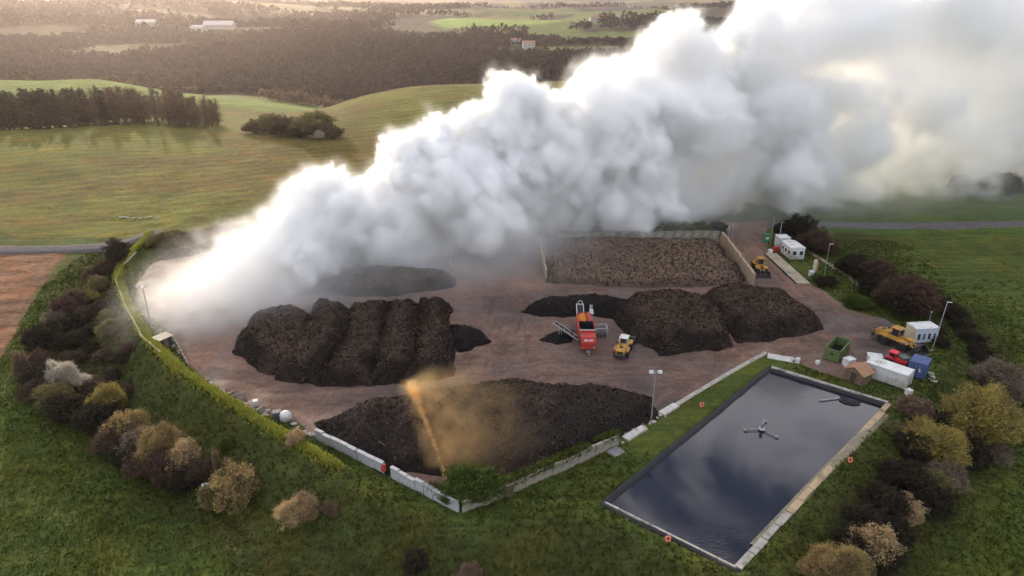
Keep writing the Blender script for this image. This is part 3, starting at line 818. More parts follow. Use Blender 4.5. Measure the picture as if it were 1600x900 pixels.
# kerb line on the crest of the left bank: pale edging stones, one by one
edge_st = mat('edging_stone', (0.46, 0.38, 0.26), 0.9, var=0.25, scale=2.0, dirt=(0.15, 0.13, 0.08), dirt_amt=0.4)
pts = [P(u, v, 1.2)[:2] for (u, v) in [(212, 396), (190, 420), (182, 442), (196, 480), (222, 528), (252, 556)]]
root = empty('edging', (*pts[2], 0)); tag(root, 'narrow line of pale edging stones along the crest of the grass bank', 'edging', kind='thing')
cur = []
for a, b in zip(pts[:-1], pts[1:]):
    L = np.linalg.norm(b - a); k = int(L / 1.25)
    for i in range(k): cur.append((a + (b - a) * (i + 0.5) / k, math.atan2((b - a)[1], (b - a)[0])))
es_me = MB().box((0, 0, 0), (1.2, 0.3, 0.4), bevel=0.03).mesh('edging_stone'); es_me.materials.append(edge_st)
for (p, rz) in cur:
    o = link('edging_stone', es_me, root); o.location = (p[0] - pts[2][0], p[1] - pts[2][1], gh(p[0], p[1]) + 0.12); o.rotation_euler = (0, 0, rz + random.uniform(-.05, .05))
# ================================================================== machines and site objects
yellow = mat('machine_yellow', (0.52, 0.27, 0.035), 0.55, var=0.15, scale=2.0, dirt=(0.15, 0.10, 0.065), dirt_amt=0.6)
cream = mat('cab_white', (0.62, 0.61, 0.58), 0.55, var=0.08, scale=2.0, dirt=(0.3, 0.25, 0.2), dirt_amt=0.2)
red = mat('machine_red', (0.44, 0.030, 0.028), 0.5, var=0.15, scale=1.5, dirt=(0.15, 0.07, 0.05), dirt_amt=0.55)
orange = mat('drum_orange', (0.60, 0.22, 0.03), 0.55, var=0.2, scale=1.5, dirt=(0.2, 0.12, 0.06), dirt_amt=0.35)
steel = mat('steel_grey', (0.30, 0.30, 0.31), 0.5, metal=0.5, var=0.2, scale=2.0, dirt=(0.14, 0.10, 0.08), dirt_amt=0.35)
steel_pale = mat('steel_pale', (0.55, 0.55, 0.54), 0.5, metal=0.2, var=0.15, scale=2.0)
dark_steel = mat('dark_steel', (0.045, 0.042, 0.042), 0.6, metal=0.3, var=0.3, scale=2.0)
rubber = mat('rubber', (0.020, 0.019, 0.019), 0.8, var=0.3, scale=4.0, dirt=(0.10, 0.075, 0.06), dirt_amt=0.25)
glass = mat('cab_glass', (0.025, 0.030, 0.035), 0.08, var=0.1, spec=0.6)
white = mat('white_sheet', (0.66, 0.66, 0.65), 0.6, var=0.07, scale=1.2, dirt=(0.34, 0.30, 0.25), dirt_amt=0.55)
cream_wall = mat('cream_wall', (0.62, 0.54, 0.38), 0.6, var=0.07, scale=1.2, dirt=(0.38, 0.32, 0.22), dirt_amt=0.3)
blue = mat('container_blue', (0.075, 0.105, 0.24), 0.55, var=0.12, scale=1.2, dirt=(0.10, 0.08, 0.08), dirt_amt=0.25)
green = mat('skip_green', (0.11, 0.15, 0.055), 0.6, var=0.15, scale=1.2, dirt=(0.12, 0.09, 0.06), dirt_amt=0.35)
wood = mat('old_wood', (0.17, 0.115, 0.075), 0.85, var=0.3, scale=2.0)
tile = mat('roof_tile', (0.42, 0.23, 0.13), 0.85, var=0.3, scale=3.0, dirt=(0.20, 0.14, 0.10), dirt_amt=0.4)
galv = mat('galvanised', (0.42, 0.43, 0.44), 0.45, metal=0.6, var=0.15, scale=2.0)
orange_buoy = mat('buoy_orange', (0.75, 0.13, 0.06), 0.5, var=0.1)
black_plastic = mat('black_plastic', (0.015, 0.015, 0.017), 0.5, var=0.2)

def at(u, v, z=0.0):
    p = P(u, v, z); return Vector((p[0], p[1], z))
def aim(u1, v1, u2, v2):
    a, b = P(u1, v1), P(u2, v2); return math.atan2(b[1] - a[1], b[0] - a[0])

def wheel(parent, x, y, r, w):
    """wheel with tyre and rim, axle along y"""
    q = MB()
    prof = [(r * 0.62, -w / 2), (r * 0.92, -w / 2), (r, -w * 0.3), (r, w * 0.3), (r * 0.92, w / 2), (r * 0.62, w / 2)]
    q.lathe(prof, seg=20)
    # tread lugs
    for i in range(20):
        a = 2 * math.pi * i / 20
        q.box((r * 0.995 * math.cos(a), r * 0.995 * math.sin(a), (0.18 if i % 2 else -0.18) * w), (0.07, 0.16, w * 0.5), rz=a)
    o = q.build('wheel', rubber, parent); o.location = (x, y, r); o.rotation_euler = (R(90), 0, 0)
    MB().lathe([(r * 0.60, -w * 0.32), (r * 0.60, w * 0.32), (r * 0.3, w * 0.36), (r * 0.12, w * 0.40)], seg=16).build('rim', MATS['machine_yellow'], o)
    return o

def loader(loc, rz, label, hood, cabm, roofm, scale=1.0, arm=0.25, bucket_m=None, hoodlen=2.6):
    """articulated wheel loader, bucket towards +x"""
    t = empty('wheel_loader', loc, rz); tag(t, label, 'wheel loader', 'wheel loaders in the yard'); t.scale = (scale,) * 3
    r, w = 0.78, 0.62
    for x in (-1.55, 1.55):
        for y in (-0.95, 0.95): wheel(t, x, y, r, w)
    MB().box((-1.3, 0, 0.95), (3.0, 1.1, 0.5), bevel=0.06).box((1.5, 0, 0.9), (1.9, 1.0, 0.6), bevel=0.06).box((0.3, 0, 0.9), (0.7, 0.5, 0.4)).build('chassis', dark_steel, t)
    h = MB().prism([(-3.2, 1.05), (-0.75, 1.05), (-0.75, 2.25), (-2.6, 2.10), (-3.2, 1.85)], 'y', -0.72, 0.72)
    ho = h.build('hood', hood, t)
    MB().box((-3.22, 0, 1.45), (0.06, 1.0, 0.6)).build('grille', dark_steel, ho)
    MB().tube((-1.7, 0.3, 2.1), (-1.7, 0.3, 2.7), 0.07).build('exhaust', dark_steel, ho)
    MB().box((-2.2, 0, 2.15), (0.6, 0.6, 0.1), bevel=0.02).build('vent', dark_steel, ho)
    for s in (-1, 1):
        MB().prism([(-2.5, 1.55), (-2.3, 1.72), (-0.8, 1.72), (-0.6, 1.55), (-0.6, 1.48), (-2.5, 1.48)], 'y', s * 0.68, s * 1.28).build('rear_fender', hood, t)
        MB().prism([(0.7, 1.60), (0.9, 1.74), (2.1, 1.74), (2.3, 1.55), (2.3, 1.48), (0.7, 1.48)], 'y', s * 0.62, s * 1.26).build('front_fender', hood, t)
        MB().tube((-3.1, s * 0.9, 1.5), (-3.1, s * 0.9, 1.75), 0.08).build('rear_lamp', red, t)
    MB().box((-3.35, 0, 0.95), (0.4, 2.2, 0.55), bevel=0.08).build('counterweight', dark_steel if hood is yellow else steel, t)
    cab = MB().box((-0.05, 0, 1.55), (1.4, 1.35, 0.75), bevel=0.05)
    for sx in (-0.66, 0.58):
        for sy in (-0.62, 0.62): cab.tube((sx, sy, 1.9), (sx * 0.92, sy * 0.95, 3.05), 0.055, seg=6)
    co = cab.build('cab', cabm, t)
    MB().box((-0.05, 0, 2.48), (1.24, 1.24, 1.1), taper=(0.92, 0.94)).build('windows', glass, co)
    MB().box((-0.05, 0, 3.14), (1.62, 1.5, 0.16), bevel=0.06).build('roof', roofm, co)
    MB().tube((-0.5, 0.4, 3.2), (-0.5, 0.4, 3.38), 0.07).build('beacon', orange, co)
    # lift arms and bucket
    for s in (-0.42, 0.42):
        m_ = MB()
        zt = 0.55 + arm
        P0, P1, P2 = (0.95, 1.75), (2.3, 1.35 + arm * 0.5), (3.35, zt)
        for (a, b) in ((P0, P1), (P1, P2)):
            dx, dz = b[0] - a[0], b[1] - a[1]; L = math.hypot(dx, dz)
            m_.box(((a[0] + b[0]) / 2, s, (a[1] + b[1]) / 2), (L + 0.15, 0.16, 0.32), ry=-math.atan2(dz, dx), bevel=0.03)
        m_.build('lift_arm', hood, t)
        MB().tube((1.3, s * 0.6, 1.1), (2.4, s * 0.6, 1.25 + arm * 0.5), 0.07).build('cylinder', steel_pale, t)
    z0 = 0.12 + arm
    prof = [(3.25, z0 + 1.15), (3.15, z0 + 0.6), (3.3, z0 + 0.1), (3.6, z0), (4.55, z0), (4.55, z0 + 0.06), (3.65, z0 + 0.08), (3.42, z0 + 0.2), (3.28, z0 + 0.6), (3.36, z0 + 1.1), (3.7, z0 + 1.28), (3.66, z0 + 1.33)]
    bk = MB().prism(prof, 'y', -1.35, 1.35)
    side = [(3.25, z0 + 1.15), (3.15, z0 + 0.6), (3.3, z0 + 0.1), (3.6, z0), (4.55, z0), (3.95, z0 + 0.9), (3.66, z0 + 1.33)]
    bk.prism(side, 'y', -1.40, -1.34).prism(side, 'y', 1.34, 1.40)
    bo = bk.build('bucket', bucket_m or dark_steel, t)
    for k in range(8):
        MB().box((4.62, -1.2 + k * 0.343, z0 + 0.04), (0.22, 0.10, 0.07)).build('tooth', steel, bo)
    return t
loader(at(974, 551, 0.1), aim(968, 560, 984, 528), 'yellow and white wheel loader parked with its yellow hood beside the red machine', yellow, cream, cream, 0.98)
loader(at(1186, 424, 0.1), aim(1180, 415, 1196, 440), 'yellow-roofed wheel loader with dark bucket beside the sloping bay wall', yellow, yellow, yellow, 1.0, arm=0.0)
loader(at(1398, 541, 0.1), aim(1385, 536, 1425, 553), 'large dusty yellow wheel loader with big wheels beside the white cabin', yellow, yellow, yellow, 1.12, arm=0.25, bucket_m=dark_steel)

# ---- red trommel screen
def trommel():
    loc = at(919, 556, 0.1); rz = aim(919, 556, 907, 497) - R(90)
    t = empty('trommel_screen', loc, rz); tag(t, 'long red mobile trommel screen with orange drum and raised discharge conveyor', 'screening machine')
    MB().box((0, 6.0, 1.05), (1.6, 11.0, 0.35), bevel=0.04).build('chassis', dark_steel, t)
    e = MB().prism([(0.0, 1.25), (2.4, 1.25), (2.4, 3.35), (0.55, 3.25), (0.0, 2.4)], 'x', -1.28, 1.28).build('engine_housing', red, t)
    for i, sx in enumerate((-0.42, 0.42)):
        for j in range(4):
            MB().box((sx - 0.24 + j * 0.16, 0.21, 2.80), (0.11, 0.02, 0.26), rx=R(-33)).build('lettering', white, e)
    MB().box((0, 0.17, 2.52), (1.5, 0.02, 0.06), rx=R(-33)).build('stripe', steel_pale, e)
    for s in (-1, 1):
        lp = MB().box((s * 0.95, -0.02, 1.55), (0.26, 0.06, 0.16)).build('tail_lamp', white if s > 0 else orange, e)
        for k in range(3): MB().box((s * 1.295, 0.8 + k * 0.55, 2.1), (0.02, 0.4, 0.9)).build('side_vent', dark_steel, e)
    hp = MB()
    for s in (-1, 1):
        hp.box((s * 1.22, 4.2, 2.75), (0.10, 3.6, 1.7), ry=s * R(9))
        hp.box((s * 1.36, 4.2, 3.6), (0.16, 3.7, 0.12))
    hp.box((0, 6.05, 2.95), (2.5, 0.1, 1.5)).box((0, 2.45, 3.2), (2.5, 0.1, 0.9))
    ho = hp.build('hopper', red, t)
    MB().box((0, 4.2, 2.0), (2.2, 3.4, 0.12)).build('hopper_belt', black_plastic, ho)
    for s in (-1, 1): MB().box((s * 1.13, 4.2, 2.78), (0.03, 3.4, 1.5), ry=s * R(9)).build('hopper_liner', black_plastic, ho)  # dark sheets added to deepen the shade inside the hopper
    MB().box((0, 5.97, 2.9), (2.2, 0.03, 1.4)).build('hopper_liner', black_plastic, ho)
    MB().box((0, 2.38, 3.68), (2.8, 0.12, 0.12)).build('hopper_rim', steel_pale, ho)
    for k in range(3): MB().box((0, 3.3 + k * 0.9, 2.5), (2.3, 0.12, 0.14)).build('hopper_bar', dark_steel, ho)
    # drum: half open, orange
    dr = MB()
    seg = 24; Rr = 1.0
    for k in range(6):
        y0 = 6.2 + k * 0.62
        dr.torus((-0.25, y0 + 0.3, 2.45), Rr, 0.06, Matrix.Rotation(R(90), 3, 'X'), seg=24, sg=6)
    dr.tube((-0.25, 6.2, 2.45), (-0.25, 9.8, 2.45), 0.93, seg=24)
    dro = dr.build('drum', orange, t, smooth=False)
    MB().prism([(0.55, 1.4), (1.30, 1.4), (1.30, 3.25), (0.95, 3.5), (0.55, 3.45)], 'y', 6.1, 10.2).build('side_cover', red, t)
    MB().prism([(-1.36, 1.3), (-1.22, 1.3), (-1.22, 2.7), (-1.36, 2.7)], 'y', 2.4, 10.0).build('side_panel', red, t)
    MB().box((0, 10.15, 2.3), (2.3, 0.12, 2.0)).build('end_plate', red, t)
    # discharge conveyor rising away from the machine
    cv = MB()
    a, b = Vector((-0.45, 9.6, 1.5)), Vector((-0.45, 13.0, 3.7))
    d = (b - a); L = d.length; ang = math.atan2(d.z, d.y)
    mid = (a + b) / 2
    for s in (-0.62, 0.62): cv.box((mid.x + s, mid.y, mid.z + 0.1), (0.12, L, 0.34), rx=ang)
    for k in range(7):
        p = a + d * (k / 6); cv.box((p.x, p.y, p.z - 0.05), (1.3, 0.1, 0.1))
    co = cv.build('discharge_conveyor', steel_pale, t)
    MB().box((mid.x, mid.y, mid.z + 0.08), (1.12, L, 0.06), rx=ang).build('conveyor_belt', black_plastic, co)
    MB().tube((b.x - 0.62, b.y, b.z), (b.x + 0.62, b.y, b.z), 0.2, seg=12).build('head_roller', steel, co)
    MB().torus((b.x + 0.1, b.y + 0.1, b.z + 0.35), 0.38, 0.06, Matrix.Rotation(R(90), 3, 'X'), seg=20, sg=6).build('hood_ring', steel_pale, co)
    # side conveyor on the left
    sc = MB(); a, b = Vector((-1.2, 4.2, 1.0)), Vector((-5.4, 7.0, 2.9)); d = b - a; L = d.length
    rz_ = math.atan2(d.y, d.x); mid = (a + b) / 2; ang = math.atan2(d.z, math.hypot(d.x, d.y))
    side = Vector((-math.sin(rz_), math.cos(rz_), 0))
    for s in (-0.45, 0.45):
        c = mid + side * s; sc.box(c, (L, 0.1, 0.26), rz=rz_, ry=-ang)
    for k in range(6):
        p = a + d * (k / 5); sc.box(p, (0.1, 0.95, 0.08), rz=rz_)
    sco = sc.build('side_conveyor', galv, t)
    MB().box(mid, (L, 0.8, 0.05), rz=rz_, ry=-ang).build('conveyor_belt', black_plastic, sco)
    lg = MB()
    for s in (-0.45, 0.45):
        q = a + d * 0.7 + side * s
        lg.tube(q, (q.x + 0.5, q.y, 0.0), 0.06); lg.tube(q, (q.x - 0.6, q.y, 0.0), 0.06)
    lg.build('conveyor_leg', galv, sco)
    # hydraulic gear and mast on the right
    MB().box((1.5, 10.8, 3.1), (0.7, 1.2, 0.5), rx=R(20)).tube((1.5, 9.6, 1.6), (1.7, 12.2, 4.0), 0.09).tube((1.2, 9.6, 1.6), (1.4, 12.2, 4.0), 0.09).build('fines_conveyor', galv, t)
    for y in (3.4, 4.6):
        for s in (-1, 1): wheel(t, s * 1.05, y, 0.5, 0.34).rotation_euler = (R(90), 0, R(90))
    MB().tube((0, 0.1, 1.0), (0, -1.3, 0.75), 0.09).box((0, -0.2, 0.9), (0.7, 0.6, 0.14)).build('drawbar', steel, t)
    for s in (-1, 1): MB().tube((s * 0.9, 9.6, 0.0), (s * 0.9, 9.6, 1.1), 0.09).box((s * 0.9, 9.6, 0.03), (0.4, 0.4, 0.06)).build('support_leg', dark_steel, t)
    return t
trommel()

# ---- cage container beside it
def cage(loc, rz):
    t = empty('cage_container', loc, rz); tag(t, 'grey steel lattice cage container beside the red machine', 'cage')
    a, b, h = 2.2, 1.8, 1.9
    f = MB()
    for sx in (-1, 1):
        for sy in (-1, 1): f.box((sx * a / 2, sy * b / 2, h / 2), (0.09, 0.09, h))
    for z in (0.08, h):
        for s in (-1, 1): f.box((0, s * b / 2, z), (a, 0.09, 0.09)).box((s * a / 2, 0, z), (0.09, b, 0.09))
    f.build('frame', steel_pale, t)
    bars = MB()
    for s in (-1, 1):
        for k in range(1, 6): bars.box((-a / 2 + a * k / 6, s * b / 2, h / 2), (0.04, 0.04, h))
        for k in range(1, 5): bars.box((s * a / 2, -b / 2 + b * k / 5, h / 2), (0.04, 0.04, h)).box((0, s * b / 2, h * k / 5), (a, 0.04, 0.04))
        for k in range(1, 4): bars.box((-a / 2 + a * k / 4, 0, h), (0.05, b, 0.05))
    bars.build('bars', galv, t)
    MB().box((0, 0, 0.5), (a - 0.25, b - 0.25, 0.9), bevel=0.05).build('tank', dark_steel, t)
cage(at(938, 525, 0.1), R(4))

# ---- green skip
def skip():
    L, W, h = 5.6, 2.4, 2.0
    t = empty('open_skip', at(1306, 556, 0.1), aim(1298, 566, 1319, 544)); tag(t, 'olive green open-topped skip container on the yard edge', 'skip')
    b = MB()
    th = 0.08
    b.box((0, 0, 0.25), (L, W, 0.1))
    for s in (-1, 1): b.box((0, s * (W / 2 - th / 2), 0.25 + h / 2), (L, th, h)).box((s * (L / 2 - th / 2), 0, 0.25 + h / 2), (th, W - 2 * th, h))
    bo = b.build('body', green, t)
    for k in range(8):
        for s in (-1, 1): MB().box((-L / 2 + 0.4 + k * 0.685, s * (W / 2 + 0.045), 0.25 + h / 2), (0.12, 0.09, h - 0.1)).build('rib', green, bo)
    for s in (-1, 1): MB().box((0, s * W / 2, h + 0.28), (L + 0.06, 0.16, 0.12)).build('top_rail', green, bo)
    for s in (-1, 1): MB().box((s * L / 2, 0, h + 0.275), (0.15, W - 0.2, 0.12)).build('end_rail', green, bo)
    MB().box((-L / 2 - 0.06, 0, 1.5), (0.12, 0.5, 0.4)).build('lifting_hook', dark_steel, t)
    for s in (-1, 1): MB().box((0, s * 0.7, 0.1), (L, 0.16, 0.2)).build('skid', dark_steel, t)
    MB().box((0, 0, 0.55), (L - 0.2, W - 0.2, 0.5)).build('contents', CM['dark'], t)
skip()

def container(u, v, rz, L, W, h, m, label, name='container', corr=True, roof=None, gable=0.0, doors=True, windows=0, door_m=None, z=0.1, long_m=None):
    t = empty(name, at(u, v, z), rz); tag(t, label, 'container' if name == 'container' else name.split('_')[-1])
    b = MB().box((0, 0, h / 2 + 0.12), (L, W, h), bevel=0.03)
    bo = b.build('body', m, t)
    if corr:
        n_r = int(L / 0.30)
        cm = MB().box((0, 0, 0), (0.13, 0.05, h - 0.35)).mesh('corrugation'); cm.materials.append(m)
        for s in (-1, 1):
            for k in range(n_r):
                o = link('corrugation', cm, bo); o.location = (-L / 2 + 0.2 + k * (L - 0.4) / (n_r - 1), s * (W / 2 + 0.022), h / 2 + 0.12)
        for sx in (-1, 1):
            for sy in (-1, 1): MB().box((sx * (L / 2), sy * (W / 2), h / 2 + 0.12), (0.16, 0.16, h + 0.05)).build('corner_post', m, bo)
    if gable:
        MB().prism([(-W / 2 - 0.15, h + 0.13), (W / 2 + 0.15, h + 0.13), (W / 2 + 0.15, h + 0.2), (0, h + 0.2 + gable), (-W / 2 - 0.15, h + 0.2)], 'x', -L / 2 - 0.12, L / 2 + 0.12).build('roof', roof or m, t)
    elif roof is not None:
        ro = MB().box((0, 0, h + 0.18), (L + 0.16, W + 0.16, 0.10), bevel=0.03).build('roof', roof, t)
        for k in range(int(L / 0.6)): MB().box((-L / 2 + 0.3 + k * 0.6, 0, h + 0.245), (0.06, W, 0.03)).build('roof_seam', roof, ro)
    if doors:
        for s in (-1, 1):
            d = MB().box((L / 2 + 0.035, s * W * 0.24, h / 2 + 0.12), (0.06, W * 0.45, h - 0.3), bevel=0.01).build('door', door_m or m, t)
            MB().tube((L / 2 + 0.1, s * W * 0.12, 0.4), (L / 2 + 0.1, s * W * 0.12, h - 0.1), 0.025, seg=6).build('lock_rod', galv, d)
    for k in range(windows):
        y = -W / 2 + W * (k + 0.5) / windows
        w_ = MB().box((L / 2 + 0.03, y, h * 0.62), (0.08, W / windows * 0.62, h * 0.42), bevel=0.01).build('window', white, t)
        MB().box((L / 2 + 0.075, y, h * 0.62), (0.03, W / windows * 0.5, h * 0.34)).build('pane', glass, w_)
    return t
# blue container: doors towards the pond
c = container(1433, 585, aim(1420, 593, 1436, 566) + R(180), 3.0, 2.35, 2.5, blue, 'dark blue steel shipping container by the corner of the pond', roof=blue, corr=True)
MB().box((1.60, 0.35, 1.5), (0.03, 0.26, 0.55), rx=R(20)).build('white_mark', white, c)
# white container, shallow roof, red mark on the long side
c = container(1386, 594, aim(1362, 588, 1405, 603), 6.0, 2.6, 2.4, white, 'long white container with a shallow roof and red square mark', gable=0.35, roof=white, corr=True)
MB().box((-1.9, -1.37, 1.5), (0.6, 0.03, 0.6)).build('red_mark', red_paint, c)
# shed with tiled roof
def shed():
    t = empty('wooden_shed', at(1339, 594, 0.05), aim(1326, 588, 1350, 599)); tag(t, 'small wooden shed with a pitched clay tile roof beside the pond', 'shed')
    L, W, h = 3.0, 2.6, 1.9
    MB().box((0, 0, h / 2), (L, W, h)).build('wall', wood, t)
    for s in (-1, 1):
        MB().prism([(-L / 2, h), (L / 2, h), (0, h + 0.85)], 'y', s * (W / 2) - 0.03, s * (W / 2) + 0.03).build('gable', wood, t)
        for k in range(11): MB().box((-L / 2 + 0.14 + k * 0.272, s * (W / 2 + 0.012), h / 2), (0.25, 0.03, h - 0.05)).build('plank', wood, t)
    for s in (-1, 1):
        ang = math.atan2(0.85, L / 2)
        pl = MB().box((s * L / 4 * 1.1, 0, h + 0.85 / 2 - 0.02), (L / 2 / math.cos(ang) * 1.22, W + 0.5, 0.09), ry=s * ang).build('roof_slope', tile, t)
        tm = MB().prism([(-0.14, 0), (-0.09, 0.055), (0.09, 0.055), (0.14, 0)], 'x', -0.21, 0.21).mesh('roof_tile'); tm.materials.append(tile)
        for i in range(4):
            for j in range(10):
                o = link('roof_tile', tm, pl)
                q = (i + 0.5) / 4
                px = s * (0.06 + q * L / 2 * 1.20); pz = h + 0.85 - (q * L / 2 * 1.20) * math.tan(ang) + 0.06
                o.location = (px, -(W + 0.5) / 2 + 0.16 + j * (W + 0.2) / 9.4, pz); o.rotation_euler = (0, s * ang + random.uniform(-.03, .03), 0)
    MB().box((0, -W / 2 - 0.04, 0.9), (0.85, 0.05, 1.7)).build('door', mat('dark_door', (0.06, 0.045, 0.04), 0.8), t)
shed()
# cream and white office cabin
c = container(1437, 531, aim(1425, 528, 1433, 539) , 2.6, 4.4, 2.7, cream_wall, 'cream and white flat-roofed site cabin beneath the tall lamp post', name='site_cabin', corr=False, roof=white, doors=False)
c.rotation_euler = (0, 0, aim(1437, 531, 1452, 541))
for k in range(4):
    w_ = MB().box((1.33, -1.45 + k * 0.97, 1.35), (0.06, 0.62, 1.3), bevel=0.01).build('window', white, c)
    MB().box((1.365, -1.45 + k * 0.97, 1.35), (0.03, 0.48, 1.1)).build('pane', blue if k % 2 else glass, w_)
MB().box((1.315, 0, 1.48), (0.03, 4.3, 2.6)).build('front_panel', mat('pale_blue', (0.42, 0.47, 0.55), 0.6, var=0.1), c)
MB().tube((-0.9, 1.7, 2.85), (-0.9, 1.7, 4.9), 0.035, seg=6).box((-0.9, 1.7, 4.9), (0.2, 0.2, 0.2)).build('antenna', galv, c)
# gate-house cabins
c = container(1237, 400, aim(1222, 386, 1245, 404), 5.4, 3.2, 2.7, white, 'white gatehouse cabin with blue-framed windows beside the weighbridge', name='gatehouse_cabin', corr=False, gable=0.3, roof=white, doors=False, windows=2)
c2 = container(1221, 386, aim(1222, 386, 1245, 404), 3.0, 2.6, 2.6, white, 'smaller white cabin tucked behind the gatehouse', name='gatehouse_cabin', corr=False, roof=white, doors=False, windows=0)
for k in range(3):
    w_ = MB().box((-1.7 + k * 1.7, -1.62, 1.6), (0.9, 0.06, 0.9)).build('window', cream_wall, c); MB().box((-1.7 + k * 1.7, -1.655, 1.6), (0.75, 0.03, 0.75)).build('pane', glass, w_)
MB().box((2.735, 0.9, 1.25), (0.05, 0.8, 2.0)).build('door', mat('pale_blue', (0.42, 0.47, 0.55)), c)
# weighbridge
wb = empty('weighbridge', at(1228, 420, 0.05), aim(1203, 398, 1255, 446)); tag(wb, 'long pale concrete weighbridge deck beside the gatehouse cabins', 'weighbridge')
Lw = float(np.linalg.norm(P(1203, 400) - P(1258, 448)))
for k in range(6):
    MB().box((-Lw / 2 + (k + 0.5) * Lw / 6, 0, 0.2), (Lw / 6 - 0.03, 2.9, 0.34), bevel=0.02).build('deck_slab', wall_warm if False else mat('deck', (0.36, 0.31, 0.21), 0.9, var=0.2, scale=1.0, dirt=(0.18, 0.15, 0.10), dirt_amt=0.4), wb)
for s in (-1, 1): MB().box((0, s * 1.55, 0.26), (Lw, 0.12, 0.42)).build('edge_beam', dark_steel, wb)

# small things round the gate
def cabinet(u, v, size, m, label, cat, name, rz=0.3, z=0.05, door=True):
    t = empty(name, at(u, v, z), rz); tag(t, label, cat)
    MB().box((0, 0, size[2] / 2), size, bevel=0.04).build('body', m, t)
    MB().box((0, 0, size[2] + 0.03), (size[0] * 1.08, size[1] * 1.08, 0.07), bevel=0.02).build('lid', m, t)
    if door: MB().box((0, -size[1] / 2 - 0.015, size[2] / 2), (size[0] * 0.8, 0.03, size[2] * 0.8), bevel=0.01).build('door', m, t)
    return t
greenbox = mat('box_green', (0.05, 0.20, 0.12), 0.6, var=0.15)
cabinet(1196, 379, (1.3, 1.0, 2.2), greenbox, 'green and white upright cabinet by the site entrance', 'cabinet', 'cabinet')
MB().box((0, -0.54, 1.3), (0.9, 0.03, 0.7)).build('white_panel', white, bpy.data.objects['cabinet'])
cabinet(1203, 397, (0.8, 0.8, 1.1), white, 'small white bin at the head of the weighbridge', 'bin', 'bin')
cabinet(1211, 394, (1.3, 1.1, 1.3), red, 'red equipment box against the gatehouse wall', 'box', 'equipment_box')
cabinet(1267, 431, (0.9, 0.8, 1.1), white, 'small white box at the foot of the upright panel', 'box', 'equipment_box', rz=0.1)
cabinet(1365, 566, (2.1, 1.5, 1.3), white, 'white water cube behind the long white container', 'tank', 'water_cube', rz=-0.3)
cabinet(1325, 572, (1.6, 1.2, 1.4), white, 'small white water cube behind the tiled shed', 'tank', 'water_cube', rz=0.4)
cabinet(1409, 572, (1.2, 1.2, 1.7), mat('tank_green', (0.10, 0.15, 0.12), 0.6), 'dark green tank beside the red tractor', 'tank', 'tank', rz=0.2)
cabinet(1335, 574, (1.1, 0.7, 0.8), red, 'low red box next to the small white water cube', 'box', 'equipment_box', rz=0.2)
cabinet(1381, 568, (1.2, 0.9, 0.9), wood, 'brown wooden crate between white cube and red tractor', 'crate', 'crate', rz=0.4)
cabinet(1395, 478, (0.9, 0.9, 1.3), white, 'lone white barrel-like bin under the dark bushes', 'bin', 'bin', rz=0.2)
# red tractor
def tractor():
    t = empty('tractor', at(1397, 570, 0.1), aim(1388, 566, 1410, 574)); tag(t, 'small bright red tractor behind the long white container', 'tractor'); 
    rd = mat('tractor_red', (0.70, 0.035, 0.05), 0.4, var=0.08)
    MB().prism([(0.1, 0.75), (1.7, 0.75), (1.75, 1.25), (0.1, 1.45)], 'y', -0.38, 0.38).build('hood', rd, t)
    cb = MB()
    for sx in (-0.9, 0.05):
        for sy in (-0.6, 0.6): cb.tube((sx, sy, 1.1), (sx * 0.95, sy * 0.92, 2.2), 0.05, seg=6)
    cb.box((-0.4, 0, 1.0), (1.1, 1.25, 0.4), bevel=0.05)
    co = cb.build('cab', rd, t); MB().box((-0.42, 0, 2.26), (1.3, 1.35, 0.14), bevel=0.04).build('roof', rd, co); MB().box((-0.42, 0, 1.7), (0.9, 1.1, 0.95)).build('windows', glass, co)
    for s in (-1, 1):
        w = wheel(t, -0.7, s * 0.8, 0.72, 0.42); w = wheel(t, 1.3, s * 0.66, 0.45, 0.3)
        MB().prism([(-1.35, 1.3), (-1.1, 1.52), (-0.3, 1.52), (-0.05, 1.3)], 'y', s * 0.58, s * 1.02).build('fender', rd, t)
tractor()
